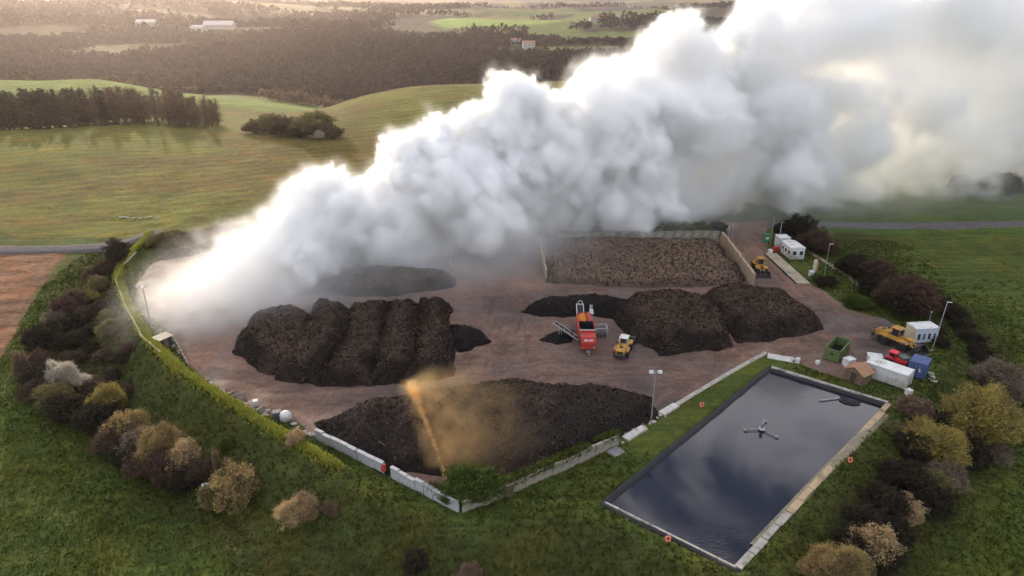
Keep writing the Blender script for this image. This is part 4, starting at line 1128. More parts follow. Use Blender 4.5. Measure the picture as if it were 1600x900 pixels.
# upright white board and post
def board():
    t = empty('notice_board', at(1271, 428, 0.05), R(20)); tag(t, 'tall narrow cream notice board with orange post near the weighbridge', 'notice board')
    MB().box((0, 0, 1.9), (1.0, 0.12, 3.0), bevel=0.02).build('panel', cream_wall, t)
    for s in (-0.4, 0.4): MB().tube((s, 0.1, 0), (s, 0.1, 3.2), 0.05, seg=6).build('post', galv, t)
    MB().box((1.0, 0.3, 1.6), (0.4, 0.12, 2.2)).build('orange_post', mat('terracotta', (0.45, 0.2, 0.1), 0.8), t)
board()
def post(u, v, h, label, r=0.06, head=None, cat='post', name='post', z=None):
    p = Pg(u, v); t = empty(name, (p[0], p[1], p[2] - 0.1)); tag(t, label, cat)
    MB().tube((0, 0, 0), (0, 0, h), r, r * 0.8, seg=8).build('shaft', galv, t)
    if head == 'lamp':
        MB().box((0, 0, h + 0.02), (1.3, 0.10, 0.10)).build('cross_arm', galv, t)
        for s in (-1, 1):
            f = MB().box((s * 0.6, -0.12, h + 0.22), (0.62, 0.34, 0.42), rx=R(-25), bevel=0.05).build('floodlight', steel_pale, t)
            MB().box((s * 0.6, -0.30, h + 0.17), (0.5, 0.03, 0.32), rx=R(-25)).build('lens', white, f)
    elif head == 'wood':
        MB().box((0, 0, h - 0.3), (1.2, 0.1, 0.1)).build('cross_arm', wood, t)
        for s in (-0.5, 0.5): MB().tube((s, 0, h - 0.25), (s, 0, h - 0.05), 0.05, seg=6).build('insulator', white, t)
    elif head == 'box':
        MB().box((0, 0, h + 0.15), (0.35, 0.35, 0.35), bevel=0.05).build('box', white, t)
    elif head == 'single':
        MB().box((0.35, 0, h + 0.05), (0.9, 0.22, 0.14), bevel=0.04).build('lamp_head', steel_pale, t)
    MB().box((0, 0, 0.12), (0.35, 0.35, 0.24)).build('foot', concrete, t)
    return t
post(1017, 660, 8.2, 'tall double floodlight mast between the dark heap and the pond', 0.09, 'lamp', 'lamp post', 'lamp_post')
post(1456, 548, 9.0, 'tall leaning lamp post beside the cream and white cabin', 0.08, 'single', 'lamp post', 'lamp_post').rotation_euler = (R(-3), R(5), 0)
post(1288, 428, 7.0, 'slender grey lamp post at the gravel path below the gatehouse', 0.07, 'single', 'lamp post', 'lamp_post')
post(1203, 384, 7.5, 'thin white mast at the gatehouse, closest to the track', 0.07, None, 'mast', 'mast')
post(1216, 383, 6.2, 'brownish wooden pole leaning behind the gatehouse cabin', 0.11, 'wood', 'pole', 'utility_pole')
post(783, 400, 9.5, 'double floodlight mast rising out of the smoke', 0.09, 'lamp', 'lamp post', 'lamp_post')
post(237, 512, 8.0, 'floodlight mast on the left bank veiled by smoke', 0.09, 'lamp', 'lamp post', 'lamp_post')
post(1137, 377, 3.6, 'short post with white box head nearest the bay wall', 0.07, 'box', 'post', 'post')
post(1143, 374, 3.9, 'short post with white box head nearest the entrance track', 0.07, 'box', 'post', 'post')
post(1231, 437, 2.4, 'thin sign post on the weighbridge edge', 0.05, 'box', 'post', 'post')
post(703, 778, 2.6, 'thin pale standpipe inside the wall corner', 0.05, None, 'standpipe', 'standpipe')
for (u, v) in ((1272, 560), (1281, 564)):
    post(u, v, 1.5, 'short dark bollard post at the track edge beside the skip', 0.07, None, 'bollard', 'bollard')['group'] = 'bollards by the skip'

# ---- pond furniture
def aerator():
    p = P(1190, 672, WATER_Z); t = empty('floating_aerator', (p[0], p[1], WATER_Z), R(12)); tag(t, 'floating three-armed aerator in the middle of the pond', 'aerator'); t.scale = (0.85,) * 3
    MB().lathe([(0.50, 0.1), (0.58, 0.3), (0.48, 0.45), (0.2, 0.5)], seg=18).build('deflector_dish', galv, t)
    MB().lathe([(0.22, 0.5), (0.28, 0.6), (0.28, 1.35), (0.18, 1.5)], seg=14).build('motor', steel, t)
    MB().lathe([(0.30, -0.4), (0.34, 0.12)], seg=14).build('draft_tube', dark_steel, t)
    for k, a in enumerate((R(172), R(48), R(-62))):
        c, s = math.cos(a), math.sin(a)
        arm = MB().tube((0.3 * c, 0.3 * s, 0.38), (2.7 * c, 2.7 * s, 0.42), 0.045, seg=8).tube((0.3 * c, 0.3 * s, 0.12), (2.7 * c, 2.7 * s, 0.12), 0.05, seg=8).build('arm', steel, t)
        MB().lathe([(0.2, -0.2), (0.32, -0.1), (0.32, 0.24), (0.2, 0.3)], (2.75 * c, 2.75 * s, 0), seg=14).build('float', steel, arm)
aerator()
def intake():
    p = P(1327, 628, WATER_Z); t = empty('floating_pontoon', (p[0], p[1], WATER_Z), R(-24)); tag(t, 'black faceted floating pontoon with long arm at the far end of the pond', 'pontoon')
    pr = [(math.cos(R(22.5 + 45 * i)) * 1.55, math.sin(R(22.5 + 45 * i)) * 1.0) for i in range(8)]
    MB().prism(pr, 'z', -0.1, 0.14).build('deck', black_plastic, t)
    MB().prism([(a * 0.6, b * 0.6) for a, b in pr], 'z', 0.14, 0.24).build('hatch', rubber, t)
    MB().box((-2.7, -0.6, 0.08), (3.4, 0.28, 0.16), rz=R(36)).build('arm', steel, t)
intake()
def lifebuoy(u, v, label, tilt=0.9, az=0.0):
    p = Pg(u, v + 4); t = empty('lifebuoy_stand', (p[0], p[1], p[2] - 0.05), az); tag(t, label, 'lifebuoy'); t.scale = (0.75,) * 3
    MB().tube((0, 0.1, 0), (0, 0.1, 1.2), 0.05, seg=8).build('post', galv, t)
    q = Matrix.Rotation(R(70), 3, 'X')
    MB().torus((0, -0.02, 0.95), 0.36, 0.12, q, seg=24, sg=10).build('ring', orange_buoy, t, smooth=True)
    for k in range(4):
        a = R(45 + 90 * k); c = q @ Vector((0.36 * math.cos(a), 0.36 * math.sin(a), 0))
        MB().box((c.x, c.y - 0.02, c.z + 0.95), (0.16, 0.16, 0.28), rx=R(-20)).build('white_band', white, bpy.data.objects[t.children[1].name])
lifebuoy(1096, 634, 'orange lifebuoy on the grass strip between track and pond')
lifebuoy(1327, 721, 'orange lifebuoy on the bank beside the sandy coping')
lifebuoy(1043, 845, 'orange lifebuoy on the near coping of the pond')
# drain cover and slabs
def slab(u, v, size, rz, m, label, cat, name, parts=1):
    t = empty(name, at(u, v, 0), rz); tag(t, label, cat)
    MB().box((0, 0, 0.12), (size[0], size[1], 0.24), bevel=0.03).build('frame', concrete, t)
    for k in range(parts): MB().box((-size[0] / 2 + (k + 0.5) * size[0] / parts, 0, 0.27), (size[0] / parts - 0.05, size[1] - 0.25, 0.05)).build('plate', m, t)
slab(962, 707, (1.9, 1.6), aim(948, 712, 970, 700), steel, 'square grey drain cover on the grass at the end of the wall', 'drain cover', 'drain_cover', 2)
for i, (u, v, L, lb) in enumerate([(992, 678, 4.2, 'flat pale concrete slab at the foot of the floodlight mast'), (1045, 641, 3.6, 'flat pale concrete slab where the kerb meets the heap')]):
    slab(u, v, (L, 1.3), aim(960, 694, 1060, 634), concrete_light, lb, 'slab', 'concrete_slab', 3)
for (u, v, lb) in [(1277, 570, 'small white valve box on the grass above the far pond edge'), (1246, 566, 'white gauge box at the far corner of the pond')]:
    cabinet(u, v, (0.6, 0.5, 0.7), white, lb, 'box', 'valve_box', door=False)
cabinet(1419, 617, (0.8, 0.8, 0.9), white, 'white drum at the corner of the pond path', 'drum', 'drum', door=False)

# ---- clutter on the left edge
t = empty('hut', at(257, 541, 0.1), R(60)); tag(t, 'small dark hut with a pale tin roof near the fire', 'hut')
MB().box((0, 0, 0.9), (2.2, 1.6, 1.8)).build('wall', dark_steel, t)
ro = MB().box((0, 0, 1.9), (2.7, 2.0, 0.08), rx=R(6)).build('roof', mat('tin_roof', (0.52, 0.44, 0.32), 0.6, var=0.25, scale=2.0), t)
for k in range(7): MB().box((-1.2 + k * 0.4, 0, 1.96), (0.05, 2.0, 0.04), rx=R(6)).build('roof_rib', MATS['tin_roof'], ro)
MB().box((0, -0.82, 0.85), (0.8, 0.04, 1.5)).build('door', wood, t)
t = empty('pallet_stack', at(344, 616, 0.1), R(25)); tag(t, 'stack of grey wooden pallets leaning against the bank', 'pallets')
pw = mat('grey_wood', (0.30, 0.27, 0.24), 0.85, var=0.25)
for j in range(3):
    for k in range(6): MB().box((-0.65 + k * 0.26, 0, 0.16 + j * 0.2), (0.14, 1.5, 0.03)).build('board', pw, t)
    for k in range(3): MB().box((0, -0.65 + k * 0.65, 0.08 + j * 0.2), (1.5, 0.1, 0.12)).build('bearer', pw, t)
t = empty('timber_frame', at(366, 628, 0.05), R(35)); tag(t, 'open timber bay of upright boards beside the yard edge', 'timber bay')
for k in range(9): MB().box((-1.6 + k * 0.4, 0, 0.65), (0.16, 0.06, 1.3 + 0.1 * math.sin(k * 2)), rx=R(4)).build('board', pw, t)
for z_ in (0.3, 1.1): MB().box((0, 0.06, z_), (3.5, 0.08, 0.12)).build('rail', pw, t)
t = empty('white_tank', at(447, 656, 0.05), 0.2); tag(t, 'rounded white plastic tank at the corner of the dark heap', 'tank')
MB().lathe([(0.75, 0.0), (0.82, 0.1), (0.82, 0.95), (0.6, 1.25), (0.22, 1.4)], seg=20).build('body', white, t, smooth=True); MB().lathe([(0.22, 1.38), (0.22, 1.5)], seg=12).build('cap', steel_pale, t)
cabinet(434, 654, (1.1, 1.0, 1.2), mat('grey_box', (0.10, 0.10, 0.12), 0.6), 'dark grey box next to the rounded white tank', 'box', 'equipment_box', door=True)
cabinet(367, 637, (0.9, 0.7, 0.6), white, 'small white crate below the timber bay', 'crate', 'crate')
cabinet(400, 634, (0.7, 0.7, 0.9), white, 'small white drum on the yard edge', 'drum', 'drum', door=False)
# rubble stones along the yard edge, each its own stone
stm = mat('rubble', (0.36, 0.32, 0.28), 0.9, var=0.3, scale=1.5, bump=0.02)
def stone_mesh(seed):
    g = np.random.default_rng(seed); bm = bmesh.new(); bmesh.ops.create_icosphere(bm, subdivisions=1, radius=0.5)
    for v in bm.verts: v.co *= g.uniform(0.7, 1.15)
    me = bpy.data.meshes.new('stone'); bm.to_mesh(me); bm.free(); me.materials.append(stm); return me
stones = [stone_mesh(k) for k in range(5)]
g = np.random.default_rng(77)
for (u0, v0, u1, v1, k) in [(375, 640, 425, 650, 14), (320, 605, 345, 618, 6), (1440, 575, 1465, 600, 10), (455, 660, 500, 690, 8), (970, 690, 1040, 648, 12), (250, 520, 290, 560, 7)]:
    for i in range(k):
        q = g.random(); p = P(u0 + (u1 - u0) * q + g.normal() * 3, v0 + (v1 - v0) * q + g.normal() * 3)
        o = link('rubble_stone', stones[i % 5]); o.location = (p[0], p[1], gh(p[0], p[1]) + 0.12); s = g.uniform(0.35, 0.95); o.scale = (s * g.uniform(.8, 1.4), s, s * 0.7); o.rotation_euler = (0, 0, g.uniform(0, 6))
        tag(o, 'rough grey rubble stone lying loose on the yard edge', 'stone', 'rubble stones along the yard edge')
# crumpled sheet at the foot of a bush
g = np.random.default_rng(12); bm = bmesh.new(); bmesh.ops.create_icosphere(bm, subdivisions=2, radius=0.9)
for v in bm.verts: v.co *= g.uniform(0.6, 1.15); v.co.z *= 0.8
me = bpy.data.meshes.new('crumpled_sheet'); bm.to_mesh(me); bm.free(); me.materials.append(white)
p = Pg(322, 768); o = link('crumpled_sheet', me); o.location = (p[0], p[1], p[2] + 0.5); tag(o, 'crumpled white plastic sheet at the foot of the green bush', 'plastic sheet')
# pale scraps lying on the big field by the road
for k in range(9):
    p = Pg(186 + k * 7.5 + g.normal() * 3, 340 + g.normal() * 0.8); o = link('field_scrap', stones[k % 5]); o.material_slots[0].link = 'OBJECT'; o.material_slots[0].material = white
    o.location = (p[0], p[1], p[2] + 0.1); o.scale = (g.uniform(.4, 1.6), 0.4, 0.35); tag(o, 'pale scrap lying on the brown field above the road', 'scrap', 'pale scraps on the field')
# ================================================================== vegetation
def leaf_mat(name, col, trans=0.35, var=0.35, nscale=0.35, twig=None):
    m = bpy.data.materials.new(name); m.use_nodes = True
    n, l = m.node_tree.nodes, m.node_tree.links
    n.clear(); out = n.new('ShaderNodeOutputMaterial')
    geo = n.new('ShaderNodeNewGeometry'); no = n.new('ShaderNodeTexNoise'); no.inputs['Scale'].default_value = nscale; no.inputs['Detail'].default_value = 3
    l.new(geo.outputs['Position'], no.inputs['Vector'])
    ad = n.new('ShaderNodeMath'); ad.operation = 'MULTIPLY_ADD'; l.new(geo.outputs['Random Per Island'], ad.inputs[0]); ad.inputs[1].default_value = 0.55
    mu = n.new('ShaderNodeMath'); mu.operation = 'MULTIPLY'; l.new(no.outputs['Fac'], mu.inputs[0]); mu.inputs[1].default_value = 0.75
    l.new(mu.outputs[0], ad.inputs[2])
    rp = n.new('ShaderNodeValToRGB'); c = np.array(col)
    rp.color_ramp.elements[0].position = 0.3; rp.color_ramp.elements[0].color = (*np.clip(c * (1 - var), 0, 1), 1)
    if twig: rp.color_ramp.elements[0].color = (*(np.array(twig) * 0.75 + c * 0.25), 1); rp.color_ramp.elements[0].position = 0.38
    rp.color_ramp.elements[1].position = 0.95; rp.color_ramp.elements[1].color = (*np.clip(c * (1 + var), 0, 1), 1)
    l.new(ad.outputs[0], rp.inputs[0])
    d = n.new('ShaderNodeBsdfDiffuse'); t = n.new('ShaderNodeBsdfTranslucent'); mx = n.new('ShaderNodeMixShader')
    l.new(rp.outputs[0], d.inputs[0]); l.new(rp.outputs[0], t.inputs[0]); mx.inputs[0].default_value = trans
    l.new(d.outputs[0], mx.inputs[1]); l.new(t.outputs[0], mx.inputs[2]); l.new(mx.outputs[0], out.inputs[0])
    return m
LM = {'dark': leaf_mat('foliage_dark', (0.050, 0.042, 0.030)), 'brown': leaf_mat('foliage_brown', (0.120, 0.080, 0.056), twig=(0.085, 0.062, 0.048)), 'olive': leaf_mat('foliage_olive', (0.19, 0.17, 0.07), twig=(0.085, 0.062, 0.048)),
      'yellow': leaf_mat('foliage_yellow', (0.37, 0.30, 0.085), twig=(0.085, 0.062, 0.048)), 'gold': leaf_mat('foliage_gold', (0.35, 0.26, 0.11), twig=(0.085, 0.062, 0.048)), 'grey': leaf_mat('foliage_grey', (0.24, 0.19, 0.14), twig=(0.085, 0.062, 0.048)),
      'white': leaf_mat('blossom_white', (0.68, 0.62, 0.50), 0.3, 0.2, twig=(0.14, 0.11, 0.09)), 'red': leaf_mat('foliage_red', (0.095, 0.055, 0.042), twig=(0.085, 0.062, 0.048)), 'pink': leaf_mat('foliage_pink', (0.23, 0.155, 0.11), twig=(0.085, 0.062, 0.048)),
      'green': leaf_mat('foliage_green', (0.080, 0.110, 0.028)), 'pale': leaf_mat('foliage_pale', (0.48, 0.35, 0.19), twig=(0.085, 0.062, 0.048)), 'conifer': leaf_mat('foliage_conifer', (0.055, 0.050, 0.030)),
      'forest': leaf_mat('foliage_forest', (0.048, 0.036, 0.032), 0.2, 0.42, 0.007)}
bark = mat('bark', (0.085, 0.065, 0.05), 0.95, var=0.3, scale=3.0)

def sliver(a, b, w, g):
    """thin two-sided triangle fans standing in no plane: twigs"""
    k = len(a); d = b - a
    s = np.cross(d, g.normal(size=(k, 3))); s /= np.linalg.norm(s, axis=1)[:, None] + 1e-9
    V = np.stack([a + s * w[:, None], a - s * w[:, None], b], 1).reshape(-1, 3)
    return V, np.arange(3 * k).reshape(-1, 3)
def leaf_tris(c, size, g):
    k = len(c)
    u = g.normal(size=(k, 3)); u /= np.linalg.norm(u, axis=1)[:, None]; v = np.cross(u, g.normal(size=(k, 3))); v /= np.linalg.norm(v, axis=1)[:, None]
    s = size * g.uniform(0.5, 1.3, k)[:, None]
    V = np.stack([c + u * s, c - u * s * 0.5 + v * s * 0.6, c - u * s * 0.5 - v * s * 0.6], 1).reshape(-1, 3)
    return V, np.arange(3 * k).reshape(-1, 3)
def cat(parts):
    V, F, o = [], [], 0
    for v, f in parts: V.append(v); F.append(f + o); o += len(v)
    return np.concatenate(V), np.concatenate(F)

def shrub_meshes(seed, nstem=13, spread=1.0, upright=0.0, nleaf=4200, leaf=0.030, lift=0.12, shell=2400):
    """unit shrub: stems (woody) and crown (twigs and buds); height about 1, width about 1"""
    g = np.random.default_rng(seed)
    woodA, woodB, woodW, twA, twB, tips = [], [], [], [], [], []
    lobes = [(g.uniform(0, 6.28), g.uniform(0.75, 1.12)) for _ in range(5)]
    for i in range(nstem):
        a = 2 * math.pi * (i + g.uniform(-.4, .4)) / nstem; lean = g.uniform(0.1, 1.0) ** 0.7 * spread * (1 - upright)
        lob = 1 + 0.18 * math.sin(2 * a + lobes[0][0]) + 0.12 * math.sin(3 * a + lobes[1][0])
        base = np.array([math.cos(a), math.sin(a), 0]) * 0.05
        top = np.array([math.cos(a) * lean * 0.44 * lob, math.sin(a) * lean * 0.44 * lob, (0.95 - 0.38 * lean ** 2) * g.uniform(0.82, 1.05)])
        mid = base * 0.4 + top * 0.5 + np.array([0, 0, 0.08]); mid[2] = max(mid[2], lift)
        pts = [base, mid, top]
        for p, q, w in ((base, mid, 0.016), (mid, top, 0.009)): woodA.append(p); woodB.append(q); woodW.append(w)
        for k in range(11):
            f = g.uniform(0.2, 1.0)
            s = base + (mid - base) * f * 2 if f < .5 else mid + (top - mid) * (f - .5) * 2
            if s[2] < lift * 0.7: continue
            d = g.normal(size=3) * np.array([1, 1, 0.6]); d[:2] += s[:2] * 2.2; d[2] += 0.8 + upright * 2.5; d /= np.linalg.norm(d)
            L = g.uniform(0.10, 0.24) * (1 - 0.35 * upright); e = s + d * L
            twA.append(s); twB.append(e)
            for _ in range(6):
                s2 = s + (e - s) * g.uniform(0.3, 1); d2 = d + g.normal(size=3) * 0.6; d2[2] += 0.35; d2 /= np.linalg.norm(d2)
                e2 = s2 + d2 * g.uniform(0.05, 0.13); twA.append(s2); twB.append(e2); tips.append(e2)
    woodA, woodB, woodW = np.array(woodA), np.array(woodB), np.array(woodW)
    m1 = MB()
    for a, b, w in zip(woodA, woodB, woodW): m1.tube(a, b, w, w * 0.6, seg=5, caps=False)
    stem = m1.mesh('stems')
    twA, twB, tips = np.array(twA), np.array(twB), np.array(tips)
    tw = sliver(twA, twB, np.full(len(twA), 0.005), g)
    ext = tips[g.integers(0, len(tips), nleaf)]; ext = ext + g.normal(size=ext.shape) * 0.026
    ex2 = sliver(tips, tips + (g.normal(size=tips.shape) * 0.4 + np.array([0, 0, 0.8])) * 0.055, np.full(len(tips), 0.004), g)
    # outer brush: fine twigs ending on an uneven rounded outline, with buds near their tips
    th = g.uniform(0, 2 * math.pi, shell); ph = np.arccos(g.uniform(-0.15, 1.0, shell))
    d = np.stack([np.sin(ph) * np.cos(th), np.sin(ph) * np.sin(th), np.cos(ph)], 1)
    lob = 1 + 0.17 * np.sin(2 * th + lobes[0][0] + ph) + 0.14 * np.sin(3 * th + lobes[1][0] + 3 * ph) + 0.15 * np.sin(5 * th + lobes[2][0]) * np.sin(ph * 4 + lobes[3][0]) + g.normal(size=shell) * 0.05
    if upright > 0.3: lob = lob * 0.8
    cen = np.array([0, 0, 0.42]); ext_r = np.array([0.47, 0.47, 0.55]) * np.array([1 - 0.55 * upright, 1 - 0.55 * upright, 1])
    e = cen + d * ext_r * lob[:, None]; e[:, 2] = np.maximum(e[:, 2], 0.06)
    tilt = d * np.array([1, 1, 0.5]) + np.array([0, 0, 0.7 + 1.5 * upright]) + g.normal(size=d.shape) * 0.25
    tilt /= np.linalg.norm(tilt, axis=1)[:, None]
    st = e - tilt * g.uniform(0.10, 0.24, shell)[:, None]
    sh_ = sliver(st, e, np.full(shell, 0.0065), g)
    pick = g.integers(0, shell, int(nleaf * 0.9)); f_ = g.uniform(0.3, 1.05, len(pick))[:, None]
    bud = leaf_tris(st[pick] + (e[pick] - st[pick]) * f_ + g.normal(size=(len(pick), 3)) * 0.010, leaf * 0.85, g)
    lf = leaf_tris(ext, leaf, g)
    V, F = cat([tw, ex2, lf, sh_, bud])
    return stem, mesh_np('crown', V, F)
SH = [shrub_meshes(500 + k) for k in range(5)]
SHU = [shrub_meshes(520 + k, nstem=16, upright=0.72, nleaf=3000, leaf=0.022) for k in range(2)]
SHB = [shrub_meshes(530 + k, nstem=26, nleaf=8000, leaf=0.017, spread=1.05, shell=6000) for k in range(2)]
SHD = [shrub_meshes(540 + k, nstem=16, nleaf=5200, leaf=0.034, lift=0.04) for k in range(3)]
for grp in (SH, SHU, SHB, SHD):
    for (s, c) in grp: s.materials.append(bark); c.materials.append(LM['brown'])
def bush(u, v, h, w, kind, label, group=None, form='n', name='bush', catg='bush', loc=None, sink=0.15, seed=None):
    p = Pg(u, v) if loc is None else np.array(loc)
    src = {'n': SH, 'u': SHU, 'b': SHB, 'd': SHD}[form]
    st, cr = src[random.randrange(len(src))]
    t = empty(name, (p[0], p[1], p[2] - sink), random.uniform(0, 6.28)); t.scale = (w * random.uniform(0.85, 1.2), w * random.uniform(0.85, 1.2), h * random.uniform(0.9, 1.1))
    tag(t, label, catg, group)
    link('stems', st, t); link('crown', cr, t, LM[kind])
    return t
HG = 'hedge bushes along the foot of the left bank'
for (u, v, h, w, k, f, lb) in [
    (188, 412, 5.6, 5.5, 'dark', 'd', 'tall dark bush at the roadside end of the left hedge'),
    (172, 428, 4.2, 5.0, 'brown', 'n', 'brown bush beside the tall dark roadside bush'), (150, 440, 3.8, 5, 'brown', 'n', None), (156, 455, 3.2, 4.5, 'olive', 'n', None), (143, 470, 2.6, 4.2, 'yellow', 'n', 'low yellow-green bush among the brown hedge bushes below the bank crest'),
    (128, 480, 4.2, 5, 'brown', 'n', None), (108, 496, 4.2, 5.5, 'red', 'd', 'reddish budding bush in the left hedge beside the ploughed plot'), (90, 507, 3.2, 4.5, 'grey', 'n', None), (95, 528, 4.0, 5.5, 'dark', 'd', None), (66, 545, 4.2, 5.5, 'dark', 'd', None),
    (42, 596, 5.8, 5.0, 'pink', 'u', 'upright pinkish bush at the outer corner of the left hedge'), (72, 606, 4.2, 5.2, 'dark', 'd', None), (100, 604, 4.8, 5.0, 'white', 'b', 'rounded bush in full white blossom in the left hedge'), (132, 605, 2.8, 3.6, 'white', 'n', 'small greyish-white blossoming bush next to the rounded white one'),
    (88, 636, 4.2, 5.2, 'olive', 'n', None), (112, 655, 4.6, 5.5, 'dark', 'd', None), (62, 622, 3.6, 4.8, 'brown', 'n', None), (172, 645, 4.6, 5.4, 'yellow', 'b', 'bright yellow-green bush standing proud of the left hedge'), (152, 672, 4.2, 5, 'dark', 'd', None),
    (206, 690, 5.2, 5.8, 'gold', 'n', 'golden brush-topped bush halfway along the left hedge'), (182, 702, 4.0, 5, 'brown', 'd', None), (222, 715, 4.6, 5, 'grey', 'n', None), (254, 722, 5.2, 5.8, 'gold', 'b', 'large golden-tipped bush in the thick of the left hedge'),
    (262, 755, 4.8, 5.8, 'red', 'd', 'dark red-brown bush below the large golden-tipped one'), (292, 740, 4.6, 5, 'pale', 'n', 'pale straw-tipped bush at the near end of the thick hedge'), (232, 740, 3.8, 4.6, 'brown', 'd', None), (288, 765, 3.2, 4, 'dark', 'd', None), (312, 750, 3.0, 3.5, 'brown', 'n', None),
    (346, 762, 5.6, 2.4, 'pink', 'u', 'narrow upright pinkish bush like a small poplar'), (362, 763, 5.0, 1.9, 'pink', 'u', 'thinner upright pinkish bush touching the poplar-like one'), (374, 790, 5.2, 5.6, 'gold', 'n', 'spiky golden-green bush beside the upright pinkish ones'), (340, 790, 3.6, 3.8, 'olive', 'd', 'low olive bush behind the crumpled white sheet'),
    (470, 815, 3.4, 4.6, 'pale', 'b', 'solitary pale orange dome bush on the open grass'), (516, 802, 1.5, 2.0, 'pink', 'n', 'tiny pinkish shrub next to the solitary pale dome'), (650, 890, 2.4, 3.4, 'dark', 'd', 'dark low bush on the open grass below the walls'), (735, 902, 1.8, 2.6, 'pink', 'n', 'small pinkish-grey bush at the foot of the meadow'),
    (176, 522, 2.8, 4.5, 'olive', 'n', 'olive shrub alone on the face of the left bank'), (170, 500, 2.2, 3.6, 'olive', 'n', None), (352, 700, 1.8, 2.6, 'green', 'd', 'small fresh green shrub on the shaded bank'), (462, 690, 1.6, 2.4, 'pale', 'n', 'small straw-coloured shrub inside the bank beside the pale wall'),
    (120, 515, 3.4, 4.6, 'dark', 'd', None), (135, 500, 3.0, 4.2, 'brown', 'n', None), (112, 545, 3.0, 4.6, 'dark', 'd', None), (150, 615, 3.0, 4.0, 'brown', 'd', None), (180, 668, 3.0, 4.0, 'dark', 'd', None), (205, 725, 3.0, 4.0, 'dark', 'd', None), (60, 580, 3.4, 4.6, 'brown', 'd', None)]:
    gl = {'brown': 'brown twiggy bush in the left hedge', 'dark': 'dark dense bush in the left hedge', 'olive': 'olive-coloured bush in the left hedge', 'grey': 'grey bare bush in the left hedge'}
    bush(u, v, h, w, k, lb or gl[k], HG, f)
for i, (u, v, h, w, k) in enumerate([(205, 545, 1.4, 3.0, 'brown'), (190, 565, 1.5, 3.2, 'dark'), (165, 560, 1.6, 3.4, 'brown'), (145, 550, 1.8, 3.6, 'dark'), (180, 590, 1.4, 3.0, 'dark'), (160, 480, 2.0, 3.6, 'brown'), (140, 525, 2.0, 3.8, 'dark'), (115, 565, 2.0, 3.8, 'brown'), (200, 610, 1.2, 2.8, 'brown')]):
    bush(u, v, h, w, k, 'low brown scrub bush on the upper face of the left bank' if k == 'brown' else 'low dark scrub bush on the upper face of the left bank', 'scrub on the left bank', 'd')
RG = 'bushes along the right of the pond'
for (u, v, h, w, k, f, lb) in [
    (1556, 616, 5.2, 7.4, 'grey', 'b', 'grey bare-twigged dome bush above the big yellow one'), (1520, 692, 9.0, 11.0, 'yellow', 'b', 'largest bush, a big yellow-gold dome right of the pond'), (1452, 716, 5.6, 7.4, 'yellow', 'b', 'bushy yellow crown between the pond corner and the big dome'),
    (1428, 650, 3.0, 4.6, 'pink', 'n', 'brownish-pink bush at the pond corner by the white drum'), (1468, 765, 4.6, 5.4, 'grey', 'n', None), (1440, 770, 3.8, 4.6, 'olive', 'n', 'olive twiggy bush below the bushy yellow crown'), (1412, 812, 3.4, 4.6, 'pale', 'n', 'pale feathery bush on the slope below the pond'),
    (1360, 868, 4.4, 5.6, 'pale', 'n', 'large pale flowering bush near the foot of the pond'), (1298, 905, 4.2, 6.0, 'gold', 'b', 'golden-brown dome bush below the near pond corner'), (1335, 902, 3.2, 3.8, 'olive', 'n', 'olive bush squeezed beside the golden-brown dome'),
    (1500, 730, 4.6, 5.5, 'dark', 'd', None), (1448, 800, 3.6, 5.0, 'dark', 'd', None), (1405, 760, 3.4, 4.6, 'dark', 'd', None), (1380, 800, 3.2, 4.6, 'dark', 'd', None), (1350, 830, 3.0, 4.4, 'dark', 'd', None), (1330, 860, 2.8, 4.2, 'dark', 'd', None), (1390, 850, 3.2, 4.6, 'dark', 'd', None), (1480, 690, 4.2, 5.2, 'dark', 'd', None), (1425, 715, 3.2, 4.6, 'dark', 'd', None), (1540, 720, 3.6, 5.0, 'grey', 'n', None), (1375, 885, 3.2, 4.6, 'dark', 'd', None), (1400, 680, 2.0, 3.4, 'olive', 'n', 'low olive shrub on the coping path')]:
    gl = {'dark': 'dark undergrowth bush on the slope right of the pond', 'grey': 'grey bare bush on the slope right of the pond'}
    bush(u, v, h, w, k, lb or gl[k], RG, f)
MG = 'bushes beside the right-hand field'
